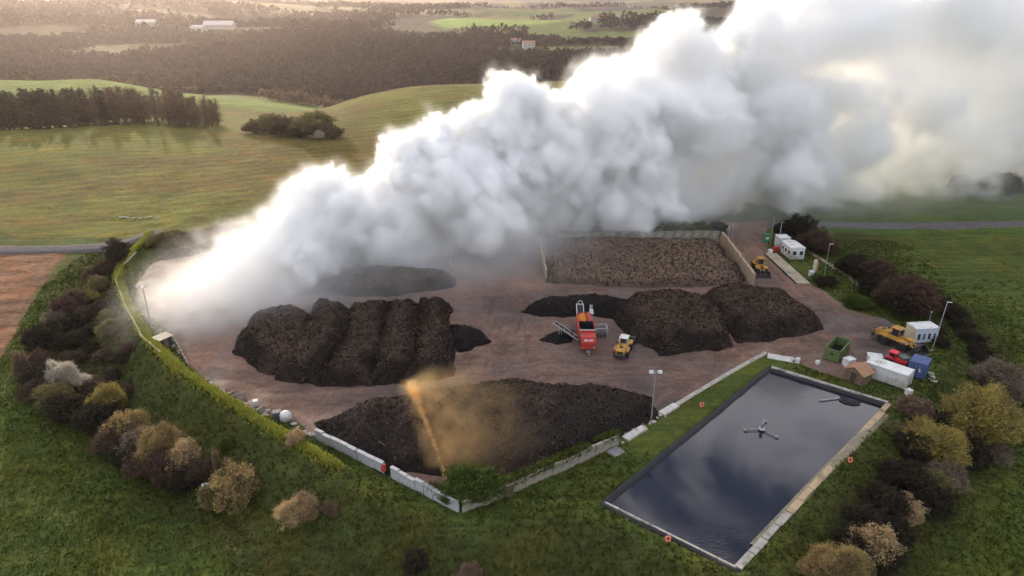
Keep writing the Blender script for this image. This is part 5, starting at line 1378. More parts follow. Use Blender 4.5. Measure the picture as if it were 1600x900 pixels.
for (u, v, h, w, k, f, lb) in [
    (1330, 428, 4.0, 6.5, 'dark', 'd', 'dark bush at the upper end of the row along the green field'), (1350, 440, 3.6, 5, 'dark', 'd', None), (1374, 446, 4.2, 6, 'red', 'd', 'dark red round bush in the row along the green field'), (1362, 462, 3.4, 5, 'dark', 'd', None), (1392, 478, 4.4, 6.2, 'brown', 'd', 'brown-topped bush next to the largest dark red one'),
    (1424, 490, 5.2, 8.2, 'red', 'd', 'largest dark red bush above the lone white bin'), (1405, 492, 4.0, 5.5, 'dark', 'd', None), (1445, 488, 3.8, 5.0, 'dark', 'd', None), (1272, 392, 4.8, 6.5, 'red', 'd', 'red-leaved bush behind the gatehouse cabins'), (1290, 397, 3.4, 4.4, 'red', 'd', 'smaller red-leaved bush at the gatehouse corner'), (1246, 376, 5.0, 6.5, 'dark', 'd', 'dark tree-like bush hiding the road behind the gatehouse'), (1226, 370, 4.0, 5, 'dark', 'd', None),
    (1290, 447, 1.8, 3.6, 'dark', 'd', 'low dark shrub on the verge below the notice board'), (1334, 478, 1.7, 3.6, 'green', 'd', 'low clipped green hedge bush at the end of the verge'), (1345, 480, 1.6, 3.4, 'green', 'd', 'low clipped green hedge bush nearest the dark red bushes'), (1277, 440, 1.4, 2.4, 'green', 'd', 'small green shrub beside the small white box'),
    (1300, 440, 1.2, 2.2, 'olive', 'n', 'small olive shrub on the verge path'),
    (1490, 497, 1.8, 4.0, 'dark', 'd', None), (1502, 515, 1.8, 4.0, 'dark', 'd', None), (1515, 535, 1.9, 4.2, 'dark', 'd', None), (1528, 556, 1.9, 4.2, 'dark', 'd', None), (1542, 575, 2.0, 4.4, 'dark', 'd', None), (1478, 480, 1.6, 3.4, 'dark', 'd', None), (1455, 520, 1.6, 3.4, 'dark', 'd', None), (1470, 540, 1.5, 3.0, 'dark', 'd', None)]:
    bush(u, v, h * 1.2, w * 1.05, k, lb or 'dark dense bush beside the right-hand green field', MG, f)
BG = 'bushes between the yard and the road'
for i, (u, v, h, w, k) in enumerate([(250, 386, 3.4, 5.5, 'olive'), (272, 384, 3.8, 6, 'olive'), (300, 382, 3.6, 6, 'brown'), (325, 378, 3.4, 6, 'olive'), (350, 374, 3.6, 6, 'brown'), (380, 370, 3.6, 6, 'brown'), (860, 372, 4.5, 7, 'dark'), (900, 370, 4.0, 7, 'green'),
        (935, 368, 5.0, 8, 'green'), (965, 367, 5.8, 8, 'green'), (1000, 368, 4.6, 8, 'olive'), (1035, 368, 4.4, 8, 'green'), (1065, 369, 4.2, 7, 'olive'), (1092, 370, 4.0, 6, 'green'), (1118, 366, 3.4, 5, 'dark'), (790, 380, 4, 7, 'dark'), (730, 382, 4, 7, 'dark')]):
    bush(u, v, h, w, k, {'olive': 'olive bush of the screen between yard and road', 'brown': 'brown bush of the screen between yard and road', 'dark': 'dark bush of the screen between yard and road', 'green': 'green bush of the screen behind the compost bay'}[k], BG, 'd')
# weeds and bush inside the wall corner
bush(742, 775, 4.2, 6.0, 'green', 'fresh green bush in the wall corner under the water jet', None, 'd')
bush(712, 782, 2.2, 4.0, 'green', 'low green shrub hard against the sharp wall corner', None, 'd'); bush(775, 768, 2.2, 3.8, 'olive', 'low olive shrub between the green bush and the stained wall', None, 'd')
# clump on the far field
for (u, v, h, w, k, f, lb) in [(425, 207, 8, 13, 'olive', 'd', 'dense olive bush in the clump on the brown field'), (400, 208, 5, 11, 'brown', 'n', 'low brown bush at the end of the clump on the brown field'), (455, 210, 7, 11, 'brown', 'd', 'brown bush in the middle of the field clump'), (492, 212, 10, 15, 'olive', 'd', 'tallest round bush of the clump on the brown field'),
        (520, 216, 5, 10, 'brown', 'd', 'brown bush at the smoke end of the field clump'), (470, 216, 5, 9, 'dark', 'd', 'dark low bush in front of the field clump'), (500, 218, 3.4, 5, 'white', 'n', 'small blossoming bush in front of the field clump'), (440, 214, 4.5, 8, 'dark', 'd', 'dark low bush between the olive ones of the clump')]:
    bush(u, v, h, w, k, lb, 'clump on the brown field', f)

# ---- conical and bare trees of the stand beyond the field
def tree_meshes(seed, conic):
    g = np.random.default_rng(seed); tips, A, B = [], [], []
    for k in range(150):
        f = g.uniform(0.12, 1.0)
        r = (1 - f) * 0.20 + 0.02 if conic else 0.15 * math.sin(math.pi * min(1, f * 0.75 + 0.2)) + 0.02
        a = g.uniform(0, 6.28); s = np.array([0, 0, f * 0.92]); e = s + np.array([math.cos(a) * r, math.sin(a) * r, (-0.02 if conic else 0.10)])
        A.append(s); B.append(e); tips += [s + (e - s) * q for q in (0.4, 0.7, 1.0)]
    tips = np.array(tips); A, B = np.array(A), np.array(B)
    tw = sliver(A, B, np.full(len(A), 0.006), g); lf = leaf_tris(tips + g.normal(size=tips.shape) * 0.012, 0.028 if conic else 0.016, g)
    V, F = cat([tw, lf])
    tr = MB().tube((0, 0, 0), (0, 0, 0.95), 0.014, 0.003, seg=5, caps=False).mesh('trunk'); tr.materials.append(bark)
    c = mesh_np('crown', V, F); c.materials.append(LM['conifer']); return tr, c
TC = [tree_meshes(600 + k, True) for k in range(3)]; TB = [tree_meshes(610 + k, False) for k in range(3)]
g = np.random.default_rng(31)
for k in range(230):
    u = g.uniform(-60, 345); row = g.random()
    con = u < 175 and g.random() < 0.75
    p = P(u, 200, 4); y_ = 306 + row * 38 + (0 if u < 250 else (u - 250) * 0.02); x_ = ray(u, 200)[0] / ray(u, 200)[1] * y_
    st_, cr = (TC if con else TB)[k % 3]
    t = empty('stand_tree', (x_, y_, gh(x_, y_) - 0.3), g.uniform(0, 6)); h = (g.uniform(12.5, 19.5) if con else g.uniform(10, 17)) * (1.0 if u < 300 else 0.8)
    wv_ = h * g.uniform(1.1, 1.9); t.scale = (wv_, wv_, h)
    tag(t, 'slender dark conifer in the stand beyond the brown field' if con else 'bare grey-brown tree in the stand beyond the brown field', 'tree', 'stand of trees beyond the brown field')
    link('trunk', st_, t); link('crown', cr, t, LM['conifer'] if con else LM['brown'])
# trees beyond the plume and along the far right
for k in range(16):
    u = 1500 + k * 16 + g.uniform(-5, 5); v = 300 + g.uniform(-14, 8)
    bush(u, v, g.uniform(4, 7), g.uniform(6, 9), 'dark' if k % 3 else 'grey', 'dark tree of the grove behind the smoke beyond the road' if k % 3 else 'grey bare tree of the grove behind the smoke beyond the road', 'grove beyond the road', 'd', 'grove_tree', 'tree')

# ---- woods on the far hills (one mass)
g = np.random.default_rng(9)
def wood_mass(name, xs, ys, size, colr, tris=18):
    k = len(xs); zs = ground_h(xs, ys)
    hgt = size * g.uniform(0.7, 1.25, k)
    th = g.uniform(0, 6.28, (k, tris)); ph = np.arccos(g.uniform(-0.4, 1, (k, tris))); rr = g.uniform(0.65, 1.0, (k, tris))
    cx = xs[:, None] + rr * np.sin(ph) * np.cos(th) * hgt[:, None] * 0.5; cy = ys[:, None] + rr * np.sin(ph) * np.sin(th) * hgt[:, None] * 0.5
    cz = zs[:, None] + hgt[:, None] * (0.48 + 0.52 * rr * np.cos(ph))
    c = np.stack([cx, cy, cz], -1).reshape(-1, 3); sz = np.repeat(hgt * 0.26, tris)
    u = g.normal(size=c.shape); u /= np.linalg.norm(u, axis=1)[:, None]; v = np.cross(u, g.normal(size=c.shape)); v /= np.linalg.norm(v, axis=1)[:, None]
    s = sz[:, None] * g.uniform(0.6, 1.3, (len(c), 1))
    V = np.stack([c + u * s, c - u * s * 0.5 + v * s * 0.7, c - u * s * 0.5 - v * s * 0.7], 1).reshape(-1, 3)
    o = link(name, mesh_np(name, V, np.arange(len(V)).reshape(-1, 3)), m=colr)
    return o
def scatter(n, y0, y1, maskf, power=1.0):
    y_ = y0 + (y1 - y0) * g.random(n) ** power; x_ = g.uniform(-0.86, 0.86, n) * (y_ + 60)
    k = maskf(x_, y_); return x_[k], y_[k]
def far_mask(x_, y_):
    nz = vnoise(x_, y_, 300, 61, 2); n2 = vnoise(x_, y_, 330, 67, 2)
    ok = np.ones(len(x_), bool)
    ok &= ~((nz > 0.08) & (y_ > 1150) & (x_ > -250))
    ok &= ~((n2 > 0.22) & (y_ > 1500))
    ok &= poly_sd(x_, y_, LIGHT_FIELD) < -10
    for (cx_, cy_, w_, h_) in CLEAR: ok &= np.sqrt(((x_ - cx_) / w_) ** 2 + ((y_ - cy_) / h_) ** 2) + 0.35 * vnoise(x_, y_, 90, 17, 2) > 1.0
    return ok
xs, ys = scatter(26000, 640, 1250, far_mask)
tag(wood_mass('wooded_hillside', xs, ys, 9.0, LM['forest'], 12), 'bare purple-brown woodland covering the hillside across the valley', 'woodland', kind='stuff')
xs, ys = scatter(11000, 1250, 2700, far_mask, 1.2)
tag(wood_mass('distant_woods', xs, ys, 15.0, LM['forest'], 12), 'far woodland and hedges along the hazy skyline', 'woodland', kind='stuff')
# valley edge shrubs in front of the hillside
xs, ys = scatter(900, 560, 640, lambda a, b: vnoise(a, b, 60, 5) > -0.1)
tag(wood_mass('valley_scrub', xs, ys, 8.0, LM['brown'], 20), 'brown scrub in the valley bottom behind the brown hill', 'scrub', kind='stuff')

# ---- far farm buildings, each with roof, walls and windows
roof_pale = mat('far_roof_pale', (0.40, 0.38, 0.36), 0.35, metal=0.3, var=0.1); far_wall = mat('far_wall', (0.42, 0.39, 0.35), 0.8, var=0.1); far_roof = mat('far_roof_tile', (0.33, 0.18, 0.12), 0.8, var=0.2)
def house(u, v, y_, L, W, h, rz, label, roofm, cat_='house', name='farmhouse'):
    q = PY(u, v, y_); z_ = gh(q[0], q[1]); t = empty(name, (q[0], q[1], z_ - 0.5), rz); tag(t, label, cat_)
    MB().box((0, 0, h / 2 + 2), (L, W, h + 4)).build('wall', far_wall, t)
    MB().prism([(-W / 2 - 0.5, h + 4), (W / 2 + 0.5, h + 4), (0, h + 4 + W * 0.28)], 'x', -L / 2 - 0.5, L / 2 + 0.5).build('roof', roofm, t)
    for k in range(max(2, int(L / 5))):
        MB().box((-L / 2 + (k + 0.5) * L / max(2, int(L / 5)), -W / 2 - 0.05, h * 0.6 + 3), (1.0, 0.2, 1.2)).build('window', glass, t)
    return t
house(345, 52, 1230, 48, 22, 3.5, R(4), 'long pale-roofed farm barn glinting on the wooded hillside', roof_pale, 'barn', 'barn'); house(312, 54, 1215, 22, 14, 3, R(-10), 'smaller pale barn beside the long glinting one', roof_pale, 'barn', 'barn'); house(232, 52, 1240, 30, 16, 3, R(6), 'low pinkish barn alone on the wooded hillside', roof_pale, 'barn', 'barn')
house(826, 72, 1080, 18, 11, 6, R(8), 'white farmhouse below the light green striped field', far_roof); house(806, 66, 1120, 14, 10, 5, R(-15), 'small house just uphill of the white farmhouse', far_roof); house(932, 42, 1500, 30, 14, 6, R(12), 'white-walled farm on the far green slope', far_roof)
q = PY(98, 12, 1860); z_ = gh(q[0], q[1]); t = empty('water_tower', (q[0], q[1], z_), 0); tag(t, 'water tower standing on the hazy skyline', 'water tower')
MB().tube((0, 0, 0), (0, 0, 22), 2.4, 2.0, seg=12).build('shaft', far_wall, t); MB().lathe([(2.2, 21), (5.0, 24), (5.0, 30), (1.0, 32)], seg=16).build('tank', far_wall, t)

# ---- grass: tufts over the near ground
g = np.random.default_rng(4)
def tufts(n, x0, x1, y0, y1, accept, hmin, hmax, blades=3, wide=0.10):
    x_ = g.uniform(x0, x1, n); y_ = g.uniform(y0, y1, n); k = accept(x_, y_); x_, y_ = x_[k], y_[k]; z_ = ground_h(x_, y_)
    m_ = len(x_); a = g.uniform(0, 6.28, (m_, blades)); h = g.uniform(hmin, hmax, (m_, blades)) * (0.7 + 0.5 * (vnoise(x_, y_, 5, 3, 2)[:, None] + 0.5)); le = g.uniform(0.2, 0.8, (m_, blades)) * h
    b = np.stack([np.broadcast_to(x_[:, None], a.shape) + g.normal(size=a.shape) * 0.12, np.broadcast_to(y_[:, None], a.shape) + g.normal(size=a.shape) * 0.12, np.broadcast_to(z_[:, None] - 0.04, a.shape)], -1).reshape(-1, 3)
    a = a.ravel(); w = wide * g.uniform(0.6, 1.4, len(a)); s = np.stack([-np.sin(a) * w, np.cos(a) * w, np.zeros(len(a))], 1)
    tip = b + np.stack([np.cos(a) * le.ravel(), np.sin(a) * le.ravel(), h.ravel()], 1)
    V = np.stack([b + s, b - s, tip], 1).reshape(-1, 3)
    return V, np.arange(len(V)).reshape(-1, 3)
def open_ground(x_, y_):
    fr = (np.abs(x_) < 0.80 * (y_ * 0.93 + 24) + 4)
    return fr & (poly_sd(x_, y_, YARD) + vnoise(x_, y_, 3.5, 71, 3) * 0.9 < -0.2) & (poly_sd(x_, y_, POND) < -0.75) & (poly_sd(x_, y_, plough) < 0)
GL = {'bank': leaf_mat('grass_bank', (0.064, 0.080, 0.020), 0.2, 0.45), 'field': leaf_mat('grass_field', (0.084, 0.110, 0.024), 0.25, 0.4), 'crest': leaf_mat('grass_crest', (0.27, 0.28, 0.05), 0.45, 0.35)}  # bank green darkened for slope shade, crest brightened as if sunlit
def near_plat(x_, y_, a, b_): s = poly_sd(x_, y_, PLAT) + vnoise(x_, y_, 12, 19, 2) * 6 + vnoise(x_, y_, 0.7, 20) * 5; return (s > a) & (s < b_)
Vt = tufts(120000, -105, 105, 46, 165, lambda a, b_: open_ground(a, b_) & near_plat(a, b_, -17, 12), 0.16, 0.46, 3, 0.13)
tag(link('bank_grass', mesh_np('bank_grass', *Vt), m=GL['bank']), 'rough tufted grass on the banks round the compound', 'grass', kind='stuff')
Vt = tufts(150000, -110, 125, 44, 150, lambda a, b_: open_ground(a, b_) & ~near_plat(a, b_, -16, 99) & (b_ + vnoise(a, b_, 0.6, 77) * 14 + vnoise(a, b_, 15, 78) * 8 < 134), 0.14, 0.40, 3, 0.13)
tag(link('meadow_grass', mesh_np('meadow_grass', *Vt), m=GL['field']), 'short green meadow grass in the foreground fields', 'grass', kind='stuff')
BP = np.array(BERM); sl = np.linalg.norm(np.diff(BP, axis=0), axis=1); cs = np.concatenate([[0], np.cumsum(sl)])
def crest_pts(n):
    d = g.uniform(0, cs[-1], n); return np.stack([np.interp(d, cs, BP[:, 0]), np.interp(d, cs, BP[:, 1])], 1) + g.normal(size=(n, 2)) * 0.36
_cq = crest_pts(15000)
def tufts_at(q, hmin, hmax, wide):
    x_, y_ = q[:, 0], q[:, 1]; z_ = ground_h(x_, y_); m_ = len(x_); blades = 3
    a = g.uniform(0, 6.28, (m_, blades)); h = g.uniform(hmin, hmax, (m_, blades)); le = g.uniform(0.2, 0.7, (m_, blades)) * h
    b = np.stack([x_[:, None] + g.normal(size=a.shape) * 0.1, y_[:, None] + g.normal(size=a.shape) * 0.1, np.broadcast_to(z_[:, None] - 0.04, a.shape)], -1).reshape(-1, 3)
    a = a.ravel(); w = wide * g.uniform(0.6, 1.4, len(a)); s = np.stack([-np.sin(a) * w, np.cos(a) * w, np.zeros(len(a))], 1)
    V = np.stack([b + s, b - s, b + np.stack([np.cos(a) * le.ravel(), np.sin(a) * le.ravel(), h.ravel()], 1)], 1).reshape(-1, 3)
    return V, np.arange(len(V)).reshape(-1, 3)
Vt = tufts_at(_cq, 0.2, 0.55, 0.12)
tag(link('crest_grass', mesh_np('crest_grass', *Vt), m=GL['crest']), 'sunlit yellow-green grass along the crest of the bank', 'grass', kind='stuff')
Vt = tufts(5000, -110, 110, 44, 140, lambda a, b_: open_ground(a, b_) & (vnoise(a, b_, 9, 33, 2) > 0.12) & near_plat(a, b_, -40, 10) & (a < 60), 0.4, 0.9, 7, 0.11)
tag(link('tussocks', mesh_np('tussocks', *Vt), m=leaf_mat('grass_tussock', (0.12, 0.125, 0.035), 0.4, 0.5)), 'scattered taller tussocks of coarse grass', 'grass', kind='stuff')
# weeds hanging over the stained wall
wa = np.array([P(u, v)[:2] for (u, v) in [(722, 801), (790, 776), (850, 748), (905, 724), (966, 694)]]); 
def along(pts, n, spread):
    seg = g.integers(0, len(pts) - 1, n); f = g.random(n)[:, None]; q = pts[seg] * (1 - f) + pts[seg + 1] * f
    return q + g.normal(size=q.shape) * spread
q = along(wa, 15000, 0.32); nz = vnoise(q[:, 0], q[:, 1], 2.2, 6, 2); q = q[nz > -0.35]
c = np.c_[q + np.array([-0.25, 0.35]), 1.5 + g.uniform(-0.25, 0.7, len(q))]
tag(link('wall_weeds', mesh_np('wall_weeds', *leaf_tris(c, 0.17, g)), m=GL['bank']), 'green weeds growing over the top of the stained wall', 'weeds', kind='stuff')
wb_ = np.array([P(u, v)[:2] for (u, v) in [(668, 776), (718, 800)]]); q = along(wb_, 1400, 0.3); c = np.c_[q + np.array([0.2, 0.4]), 1.5 + g.uniform(-0.3, 0.4, len(q))]
tag(link('corner_weeds', mesh_np('corner_weeds', *leaf_tris(c, 0.15, g)), m=GL['bank']), 'green weeds along the pale wall near the sharp corner', 'weeds', kind='stuff')
# ---- labels of look-alike bushes: name each by the neighbour it stands beside
SHORT = {'tall dark bush at the roadside end of the left hedge': 'tall dark roadside bush', 'low yellow-green bush among the brown hedge bushes below the bank crest': 'low yellow-green bush', 'reddish budding bush in the left hedge beside the ploughed plot': 'reddish budding bush',
    'upright pinkish bush at the outer corner of the left hedge': 'upright pinkish corner bush', 'rounded bush in full white blossom in the left hedge': 'rounded white-blossom bush', 'small greyish-white blossoming bush next to the rounded white one': 'small greyish-white blossom bush',
    'bright yellow-green bush standing proud of the left hedge': 'bright yellow-green bush', 'golden brush-topped bush halfway along the left hedge': 'golden brush-topped bush', 'large golden-tipped bush in the thick of the left hedge': 'large golden-tipped bush', 'dark red-brown bush below the large golden-tipped one': 'dark red-brown bush',
    'pale straw-tipped bush at the near end of the thick hedge': 'pale straw-tipped bush', 'olive shrub alone on the face of the left bank': 'lone olive shrub on the bank', 'brown bush beside the tall dark roadside bush': 'brown roadside bush',
    'largest bush, a big yellow-gold dome right of the pond': 'big yellow-gold dome', 'bushy yellow crown between the pond corner and the big dome': 'bushy yellow crown', 'grey bare-twigged dome bush above the big yellow one': 'grey bare-twigged dome', 'brownish-pink bush at the pond corner by the white drum': 'brownish-pink pond corner bush',
    'olive twiggy bush below the bushy yellow crown': 'olive twiggy bush', 'pale feathery bush on the slope below the pond': 'pale feathery bush', 'large pale flowering bush near the foot of the pond': 'large pale flowering bush', 'golden-brown dome bush below the near pond corner': 'golden-brown dome bush', 'olive bush squeezed beside the golden-brown dome': 'squeezed olive bush',
    'dark bush at the upper end of the row along the green field': 'upper end bush of the field row', 'dark red round bush in the row along the green field': 'round dark red bush', 'brown-topped bush next to the largest dark red one': 'brown-topped bush', 'largest dark red bush above the lone white bin': 'largest dark red bush',
    'dark tree-like bush hiding the road behind the gatehouse': 'tree-like bush behind the gatehouse'}
def relabel(group, base):
    mem = [o for o in COL.objects if o.parent is None and o.get('group') == group]
    anchors = [o for o in mem if o.get('label') in SHORT]
    cnt = {}
    for o in mem: cnt[o['label']] = cnt.get(o['label'], 0) + 1
    taken = set()
    for o in mem:
        if cnt[o['label']] < 2: continue
        ds = sorted(anchors, key=lambda a: (a.location - o.location).length)
        word = o['label'].split()[0]
        opts = [f"{word} {base} beside the {SHORT[ds[0]['label']]}", f"{word} {base} between the {SHORT[ds[0]['label']]} and the {SHORT[ds[1]['label']]}"]
        if (ds[0].location - o.location).length > 9: opts = opts[1:]
        for t_ in opts:
            if t_ not in taken and len(t_.split()) <= 16:
                o['label'] = t_; taken.add(t_); break
relabel('hedge bushes along the foot of the left bank', 'hedge bush')
relabel('bushes along the right of the pond', 'bush')
relabel('bushes beside the right-hand field', 'bush')
# ================================================================== smoke
def up3(a, shape):
    """trilinear upsampling of a coarse random lattice"""
    for ax, nn in enumerate(shape):
        m_ = a.shape[ax]
        t = np.linspace(0, m_ - 1.001, nn); i = t.astype(int); f = (t - i).astype(np.float32)
        f = f * f * (3 - 2 * f)
        sh = [1, 1, 1]; sh[ax] = nn; f = f.reshape(sh)
        a = np.take(a, i, ax) * (1 - f) + np.take(a, np.minimum(i + 1, m_ - 1), ax) * f
    return a
def noise3(shape, vox, scale, seed):
    g = np.random.default_rng(seed)
    sc_ = scale if isinstance(scale, tuple) else (scale,) * 3
    lat = [max(3, int(s * vox / q) + 2) for s, q in zip(shape, sc_)]
    return up3((g.random(lat, dtype=np.float32) * 2 - 1), shape)

def grid_volume(name, lo, vox, D, material, label=None, cat=None, kind='stuff', group=None):
    """a voxel cloud: the densities D are handed to a Volume Cube node and become a real volume object"""
    nx_, ny_, nz_ = D.shape
    hi = np.array(lo) + vox * (np.array(D.shape) - 1)
    pts = bpy.data.meshes.new(name + '_density')
    N = D.size
    pts.vertices.add(N)
    a = pts.attributes.new('dens', 'FLOAT', 'POINT')
    a.data.foreach_set('value', D.astype(np.float32).ravel(order='C'))
    src = bpy.data.objects.new(name + '_density', pts)       # never linked: only carries the numbers
    ng = bpy.data.node_groups.new(name, 'GeometryNodeTree')
    ng.interface.new_socket('Geometry', in_out='INPUT', socket_type='NodeSocketGeometry')
    ng.interface.new_socket('Geometry', in_out='OUTPUT', socket_type='NodeSocketGeometry')
    nn, ll = ng.nodes, ng.links
    gi = nn.new('NodeGroupInput'); out = nn.new('NodeGroupOutput')
    vc = nn.new('GeometryNodeVolumeCube')
    vc.inputs['Min'].default_value = tuple(lo); vc.inputs['Max'].default_value = tuple(hi)
    vc.inputs['Resolution X'].default_value = nx_; vc.inputs['Resolution Y'].default_value = ny_; vc.inputs['Resolution Z'].default_value = nz_
    pos = nn.new('GeometryNodeInputPosition'); sep = nn.new('ShaderNodeSeparateXYZ'); ll.new(pos.outputs[0], sep.inputs[0])
    def idx_of(ax, lo_):
        s = nn.new('ShaderNodeMath'); s.operation = 'SUBTRACT'; ll.new(sep.outputs[ax], s.inputs[0]); s.inputs[1].default_value = lo_
        d = nn.new('ShaderNodeMath'); d.operation = 'DIVIDE'; ll.new(s.outputs[0], d.inputs[0]); d.inputs[1].default_value = vox
        r = nn.new('FunctionNodeFloatToInt'); r.rounding_mode = 'ROUND'; ll.new(d.outputs[0], r.inputs[0])
        return r.outputs[0]
    def imath(op, a_, b_):
        s = nn.new('FunctionNodeIntegerMath'); s.operation = op; ll.new(a_, s.inputs[0])
        if isinstance(b_, int): s.inputs[1].default_value = b_
        else: ll.new(b_, s.inputs[1])
        return s.outputs[0]
    ix, iy, iz = idx_of(0, lo[0]), idx_of(1, lo[1]), idx_of(2, lo[2])
    ind = imath('ADD', imath('MULTIPLY', imath('ADD', imath('MULTIPLY', ix, ny_), iy), nz_), iz)
    na = nn.new('GeometryNodeInputNamedAttribute'); na.data_type = 'FLOAT'; na.inputs['Name'].default_value = 'dens'
    sa = nn.new('GeometryNodeSampleIndex'); sa.data_type = 'FLOAT'; sa.domain = 'POINT'; sa.clamp = True
    ll.new(gi.outputs[0], sa.inputs['Geometry']); ll.new(na.outputs[0], sa.inputs['Value']); ll.new(ind, sa.inputs['Index'])
    ll.new(sa.outputs[0], vc.inputs['Density'])
    sm = nn.new('GeometryNodeSetMaterial'); sm.inputs['Material'].default_value = material
    ll.new(vc.outputs[0], sm.inputs['Geometry'])
    ll.new(sm.outputs[0], out.inputs[0])
    o = bpy.data.objects.new(name, pts); COL.objects.link(o)
    pts.materials.append(material)
    bpy.data.objects.remove(src)
    md = o.modifiers.new('volume', 'NODES'); md.node_group = ng
    tag(o, label, cat, group, kind)
    return o

def vol_mat(name, col, dens, aniso, absorb=(0, 0, 0)):
    m = bpy.data.materials.new(name); m.use_nodes = True
    n, l = m.node_tree.nodes, m.node_tree.links
    n.clear()
    out = n.new('ShaderNodeOutputMaterial'); pv = n.new('ShaderNodeVolumePrincipled')
    pv.inputs['Color'].default_value = (*col, 1)
    pv.inputs['Density'].default_value = dens
    pv.inputs['Anisotropy'].default_value = aniso
    l.new(pv.outputs[0], out.inputs['Volume'])
    m.cycles.volume_step_rate = 1.0
    return m

def build_smoke():
    g = np.random.default_rng(6)
    # plume envelope along x: front foot, depth, lower and upper height, billow radius
    kx = [-72, -62, -50, -42, -28, -12, 5, 22, 41, 60, 80, 110, 150, 200, 235]
    kf = [114, 116, 126, 133, 140, 147, 155, 163, 172, 180, 186, 194, 208, 224, 232]
    kd = [8, 10, 11, 11, 12, 13, 14, 15, 17, 19, 21, 24, 26, 28, 28]
    kl = [0, 0, 0, 0, 0, 1, 1, 1, 1, 2, 3, 4, 5, 5, 5]
    kh = [5, 9, 15, 20, 24, 31, 36, 42, 51, 49, 62, 73, 80, 84, 84]
    kr = [2.0, 2.8, 3.6, 4.2, 5.0, 5.8, 6.6, 7.2, 7.8, 8.4, 9.0, 10, 11, 12, 12]
    ip = lambda xx, k: np.interp(xx, kx, k)
    parents = []
    xx = -68.0
    while xx < 232:
        d, zl, zh, r = ip(xx, kd), ip(xx, kl), ip(xx, kh) * (1 + 0.10 * math.sin(xx * 0.31 + 1.0) + 0.05 * math.sin(xx * 0.73)), ip(xx, kr)
        for _ in range(int(max(2, 0.62 * (d * (zh - zl)) / (r * r)))):
            hz = g.random() ** 0.85
            rr = r * g.choice([g.uniform(0.45, 0.8), g.uniform(0.8, 1.2), g.uniform(1.2, 1.7)], p=[0.35, 0.4, 0.25]) * (0.85 + 0.3 * hz)
            zc = zl + (zh - zl - rr) * hz
            yc = ip(xx, kf) + d * (0.12 + 0.88 * g.random()) + 0.12 * zc
            parents.append((xx + g.uniform(-.5, .5) * r, yc, max(zc, rr * 0.3), rr, g.uniform(0.5, 1.5)))
        xx += r * 0.62
    for q in [(8, 163, 8, 6), (16, 168, 9, 7), (0, 158, 6, 6), (25, 173, 9, 7), (12, 167, 17, 7), (2, 160, 14, 6.5), (34, 178, 9, 7), (-8, 153, 6, 5.5)]: parents.append((*q, 1.0))
    P0 = parents; allp = list(parents)
    for cnt, fr, rmin in [(8, 0.5, 0.9), (6, 0.5, 0.8), (3, 0.55, 0.7)]:
        nxt = []
        for (a, b_, c, r, w) in P0:
            for _k in range(cnt):
                v = g.normal(size=3); v /= np.linalg.norm(v)
                rr = r * fr * g.uniform(0.7, 1.2)
                if v[1] > 0.5 or rr < rmin or (rmin < 0.75 and a > 45): continue
                q = (a + v[0] * r * 0.82, b_ + v[1] * r * 0.82, c + v[2] * r * 0.82, rr, float(np.clip(w * g.uniform(0.75, 1.3), 0.2, 1.8)))
                if q[2] > 0: nxt.append(q)
        allp += nxt; P0 = nxt

    def piece(lo, hi, VOX, x_in, x_out, seed):
        """one voxel block of the plume; it fades in over x_in and out over x_out"""
        lo, hi = np.array(lo, float), np.array(hi, float)
        shp = tuple(((hi - lo) / VOX).astype(int) + 1)
        Fd = np.full(shp, -9.0, np.float32); Wd = np.ones(shp, np.float32)
        for (a, b_, c, r, w) in allp:
            c0 = (np.array([a, b_, c]) - lo) / VOX; rv = (r + (2.6 if r > 2.2 else 0.8)) / VOX
            i0 = np.maximum(0, np.floor(c0 - rv).astype(int)); i1 = np.minimum(shp, np.ceil(c0 + rv).astype(int) + 1)
            if (i1 <= i0).any(): continue
            X = (np.arange(i0[0], i1[0]) - c0[0])[:, None, None] ** 2; Y = (np.arange(i0[1], i1[1]) - c0[1])[None, :, None] ** 2; Z = (np.arange(i0[2], i1[2]) - c0[2])[None, None, :] ** 2
            f = (r - np.sqrt(X + Y + Z) * VOX).astype(np.float32)
            sl = (slice(i0[0], i1[0]), slice(i0[1], i1[1]), slice(i0[2], i1[2]))
            m_ = f > Fd[sl]
            Fd[sl][m_] = f[m_]; Wd[sl][m_] = w
        ax = lo[0] + VOX * np.arange(shp[0]); ay = lo[1] + VOX * np.arange(shp[1]); az = lo[2] + VOX * np.arange(shp[2])
        along = np.interp(ax, [-70, -30, 30, 70, 120, 235], [0, 0.08, 0.18, 0.30, 0.48, 0.62])[:, None, None].astype(np.float32)
        nz = lambda sc, k: noise3(shp, VOX, sc, seed + k)
        n1 = nz(2.8, 1); n2 = nz(1.3, 2); n3 = nz((18.0, 10.0, 8.0), 3); n4 = nz((40.0, 24.0, 16.0), 4)
        # tear and fold the billows: look the field up at displaced places
        amp = (0.9 + 3.0 * along) / VOX
        I = np.clip(np.arange(shp[0], dtype=np.int32)[:, None, None] + np.rint(nz(5.0, 41) * amp * 1.4 + nz(1.8, 44) * 0.8 / VOX + nz(13.0, 47) * 2.2 / VOX * along).astype(np.int32), 0, shp[0] - 1)
        J = np.clip(np.arange(shp[1], dtype=np.int32)[None, :, None] + np.rint(nz(5.0, 42) * amp + nz(1.8, 45) * 0.8 / VOX).astype(np.int32), 0, shp[1] - 1)
        K = np.clip(np.arange(shp[2], dtype=np.int32)[None, None, :] + np.rint(nz(5.0, 43) * amp * 1.1 + nz(1.8, 46) * 0.8 / VOX + nz(13.0, 48) * 2.5 / VOX * along).astype(np.int32), 0, shp[2] - 1)
        Fd = Fd[I, J, K]; Wd = Wd[I, J, K]
        del I, J, K
